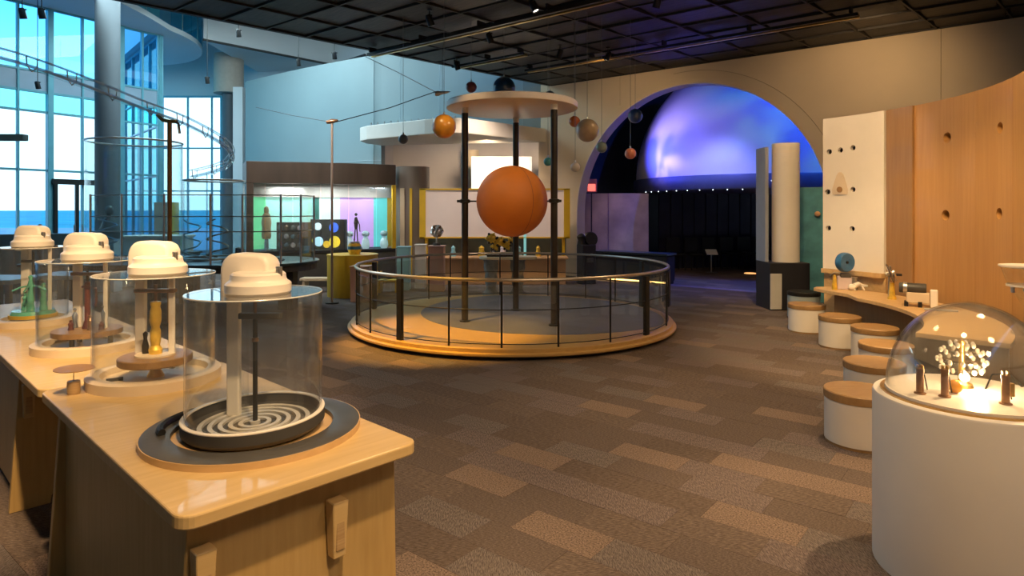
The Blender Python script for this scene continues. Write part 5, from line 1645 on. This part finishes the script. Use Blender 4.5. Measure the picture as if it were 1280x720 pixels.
# small spindle that joins the wires, hung from the ceiling edge
s_ = at(553, 116, 12.2)
t = thing('wire_spindle', 'silver spindle hung from the ceiling where two wires meet', 'spindle', tuple(s_))
MB().lathe([(0.0001, -0.16), (0.045, -0.14), (0.05, -0.08), (0.03, -0.02), (0.022, 0.1), (0.0001, 0.16)], n=16).xform(Matrix.Rotation(R(82), 4, 'Y')).build('cone', 'steel', t)
MB().cyl(0, 0, 0.02, 4.79 - s_.z, 0.004, 6).build('hanging_wire', 'black', t)
for nm, a in (('long wire from the tall pale wall to the silver spindle', at(457, 71, 16.95)), ('wire between the slim pale post and the silver spindle', at(418, 153, 11.6))):
    t = tag(MB().tube([a, a.lerp(s_, 0.5) - Vector((0, 0, 0.01)), s_ - Vector((0.14, 0, -0.02))], 0.009, 6).build('tension_wire', 'black'), nm, 'wire')
a = at(320, 134, 13.5)
t = tag(MB().tube([a, a.lerp(q, 0.5) - Vector((0, 0, 0.02)), q + Vector((-0.1, 0, 0.02))], 0.007, 6).build('tension_wire', 'darkgrey'), 'faint wire running from the slim pale post towards the white pillar', 'wire')

# clear ball track sweeping down from upper left
TP = [(-60, 62, 7.0), (0, 72, 7.4), (60, 90, 7.9), (120, 112, 8.5), (180, 136, 9.1), (225, 152, 9.6), (262, 170, 10.1), (283, 184, 10.6), (290, 196, 11.1), (284, 207, 11.5), (268, 214, 11.7), (240, 221, 11.5)]
TP = smooth_pts([at(*q) for q in TP], 6)
t = thing('ball_track', 'clear acrylic ball track sweeping down in a curve from the upper floor', 'track', (0, 0, 0))
M['clearrail'] = glass('clear_rail', (0.82, 0.92, 0.97), 1.6, 1.5, 0.03, 0.32)
for dz, dy, r in ((0.0, -0.07, 0.018), (0.0, 0.07, 0.018), (0.11, -0.09, 0.012), (0.11, 0.09, 0.012)):
    MB().tube([p + Vector((0, dy, dz)) for p in TP], r, 8).build('rail', 'clearrail', t)
for k in range(len(TP) - 6):
    if k % 6 == 0:
        seg = TP[k:k + 7]
        b = MB()
        n = len(seg)
        v = [p + Vector((0, -0.08, 0)) for p in seg] + [p + Vector((0, 0, -0.05)) for p in seg] + [p + Vector((0, 0.08, 0)) for p in seg]
        f = []
        for i in range(n - 1):
            f += [(i, i + 1, n + i + 1, n + i), (n + i, n + i + 1, 2 * n + i + 1, 2 * n + i)]
        b.add(v, f).build('trough', 'guard', t)
for k in range(0, len(TP), 5):
    p = TP[k]
    MB().tube([p + Vector((0, -0.09, 0.11)), p + Vector((0, -0.08, 0)), p + Vector((0, 0, -0.06)), p + Vector((0, 0.08, 0)), p + Vector((0, 0.09, 0.11))], 0.008, 6).build('hoop', 'steel', t)
for k in (3, 20, 36, 62):
    p = TP[k]
    if k == 62:
        MB().cyl(p.x, p.y, 0.83, p.z, 0.014, 8).build('prop', 'clearrail', t)

# hanging spots in the atrium
for k, (px, py, D) in enumerate(((28, 12, 10.6), (52, 12, 10.6), (298, 38, 14.5), (259, 97, 16.2), (373, 75, 16.2), (418, 66, 15.0), (47, 103, 15.0))):
    p = at(px, py, D)
    zt = 8.0 if px > 100 else 6.85
    can_light(p.x, p.y, zt, 'small black spotlight hanging on a rod in the bright atrium', zt - p.z, 20, 0, 'hanging spotlights in the atrium')

# low dark wall, white desks and a bench in the atrium
a, b_ = at(-40, 262, 12.6), at(118, 262, 13.6)
t = ribbon([(a.x, a.y), (b_.x, b_.y)], 0.0, 1.20, 0.2).build('partition_low', mat('teal_grey', (0.11, 0.17, 0.18), 0.5, var=0.06), smooth=False)
tag(t, 'low dark teal partition under the sea windows', 'partition')
for c_ in t.children:
    pass
p = at(197, 325, 14.4)
t = thing('white_desk', 'white desk with dark slot beyond the slate table', 'desk', (p.x, p.y, 0), 0.1)
MB().box(0, 0, 0.54, 1.3, 0.7, 1.08).build('body', 'atrium_white', t, smooth=False, bevel=0.03)
MB().box(-0.2, -0.36, 0.80, 0.4, 0.03, 0.1).build('slot', 'nearblack', t, smooth=False)
MB().box(0.0, 0, 1.10, 1.36, 0.76, 0.05).build('desktop', 'white', t, smooth=False, bevel=0.01)
p = at(198, 330, 11.75)
t = thing('grey_cabinet', 'small grey cabinet with dark top behind the brass-brown post', 'cabinet', (p.x, 12.55, 0))
MB().box(0, 0, 0.42, 0.62, 0.3, 0.84).build('body', 'column_grey', t, smooth=False, bevel=0.01)
MB().box(0, 0, 0.86, 0.68, 0.34, 0.04).build('top', 'darkgrey', t, smooth=False, bevel=0.006)
p = at(207, 262, 17.5)
t = thing('tan_crate', 'tall tan display box against the far windows', 'box', (p.x, p.y, 0))
MB().box(0, 0, 0.95, 0.45, 0.35, 1.9).build('body', mat('tan_box', (0.38, 0.30, 0.22), 0.6, var=0.1), t, smooth=False, bevel=0.01)
MB().box(0.25, -0.02, 0.95, 0.08, 0.36, 1.9).build('yellow_side', 'yellow', t, smooth=False, bevel=0.006)
p = at(137, 275, 13.3)
t = thing('dark_bust', 'dark seated sculpture on a plinth near the thick grey column', 'sculpture', (p.x, 13.3, 0))
MB().box(0, 0, 0.55, 0.36, 0.3, 1.1).build('plinth', 'atrium_white', t, smooth=False, bevel=0.01)
MB().lathe([(0.0001, 1.1), (0.20, 1.1), (0.22, 1.2), (0.14, 1.4), (0.10, 1.52), (0.06, 1.58), (0.0001, 1.6)], n=20).build('torso', 'darkgrey', t)
MB().sphere(0.01, -0.02, 1.68, 0.085, 16, 12, sz=1.2).build('head', 'darkgrey', t)
p = at(398, 357, 13.2)
t = thing('low_bench', 'low cream bench between slate table and yellow pedestal', 'bench', (p.x, p.y + 0.1, 0))
MB().box(0, 0, 0.26, 0.75, 0.3, 0.06).build('seat', 'creamlam', t, smooth=False, bevel=0.01)
for s in (-1, 1):
    MB().box(0.3 * s, 0, 0.115, 0.06, 0.26, 0.23).build('leg', 'creamlam', t, smooth=False, bevel=0.006)
p = at(16, 352, 7.4)
for px, py, D, lab, w, h in ((5, 352, 8.5, 'pale blue display table in front of the dark teal partition', 0.7, 0.8), (88, 352, 9.45, 'second pale blue display table near the slate table', 0.8, 0.76)):
    p = at(px, py, D)
    t = thing('display_table', lab, 'table', (p.x, p.y, 0))
    MB().box(0, 0, h - 0.03, w, 0.7, 0.06).build('tabletop', mat('pale_blue_top', (0.45, 0.58, 0.66), 0.4, var=0.04), t, smooth=False, bevel=0.01)
    for sx in (-1, 1):
        for sy in (-1, 1):
            MB().box(sx * (w / 2 - 0.05), sy * 0.3, (h - 0.06) / 2, 0.06, 0.06, h - 0.06).build('leg', 'steel', t, smooth=False, bevel=0.004)
p = at(28, 262, 12.0)
t = thing('small_pillar_lamp', 'short dark column fixture at the low teal partition', 'fixture', (p.x, 12.45, 0))
MB().lathe([(0.0001, 0), (0.12, 0), (0.12, 0.03), (0.06, 0.05), (0.055, 1.1), (0.07, 1.12), (0.07, 1.28), (0.04, 1.34), (0.0001, 1.36)], n=20).build('shaft', 'column_grey', t)
MB().sphere(0, 0, 1.38, 0.04, 12, 8).build('finial', 'darkgrey', t)
# bar that ends in the upper left view: projecting handrail
p = at(0, 172, 9.0)
t = thing('beam_stub', 'pale blue beam end projecting past the sea windows', 'beam', (p.x - 1.0, p.y, 0))
MB().box(0.68, 0, p.z, 1.36, 0.12, 0.09).build('beam', 'skyblue', t, smooth=False, bevel=0.01)
MB().cyl(0.05, 0, 0, p.z, 0.04, 12).build('post', 'column_grey', t)
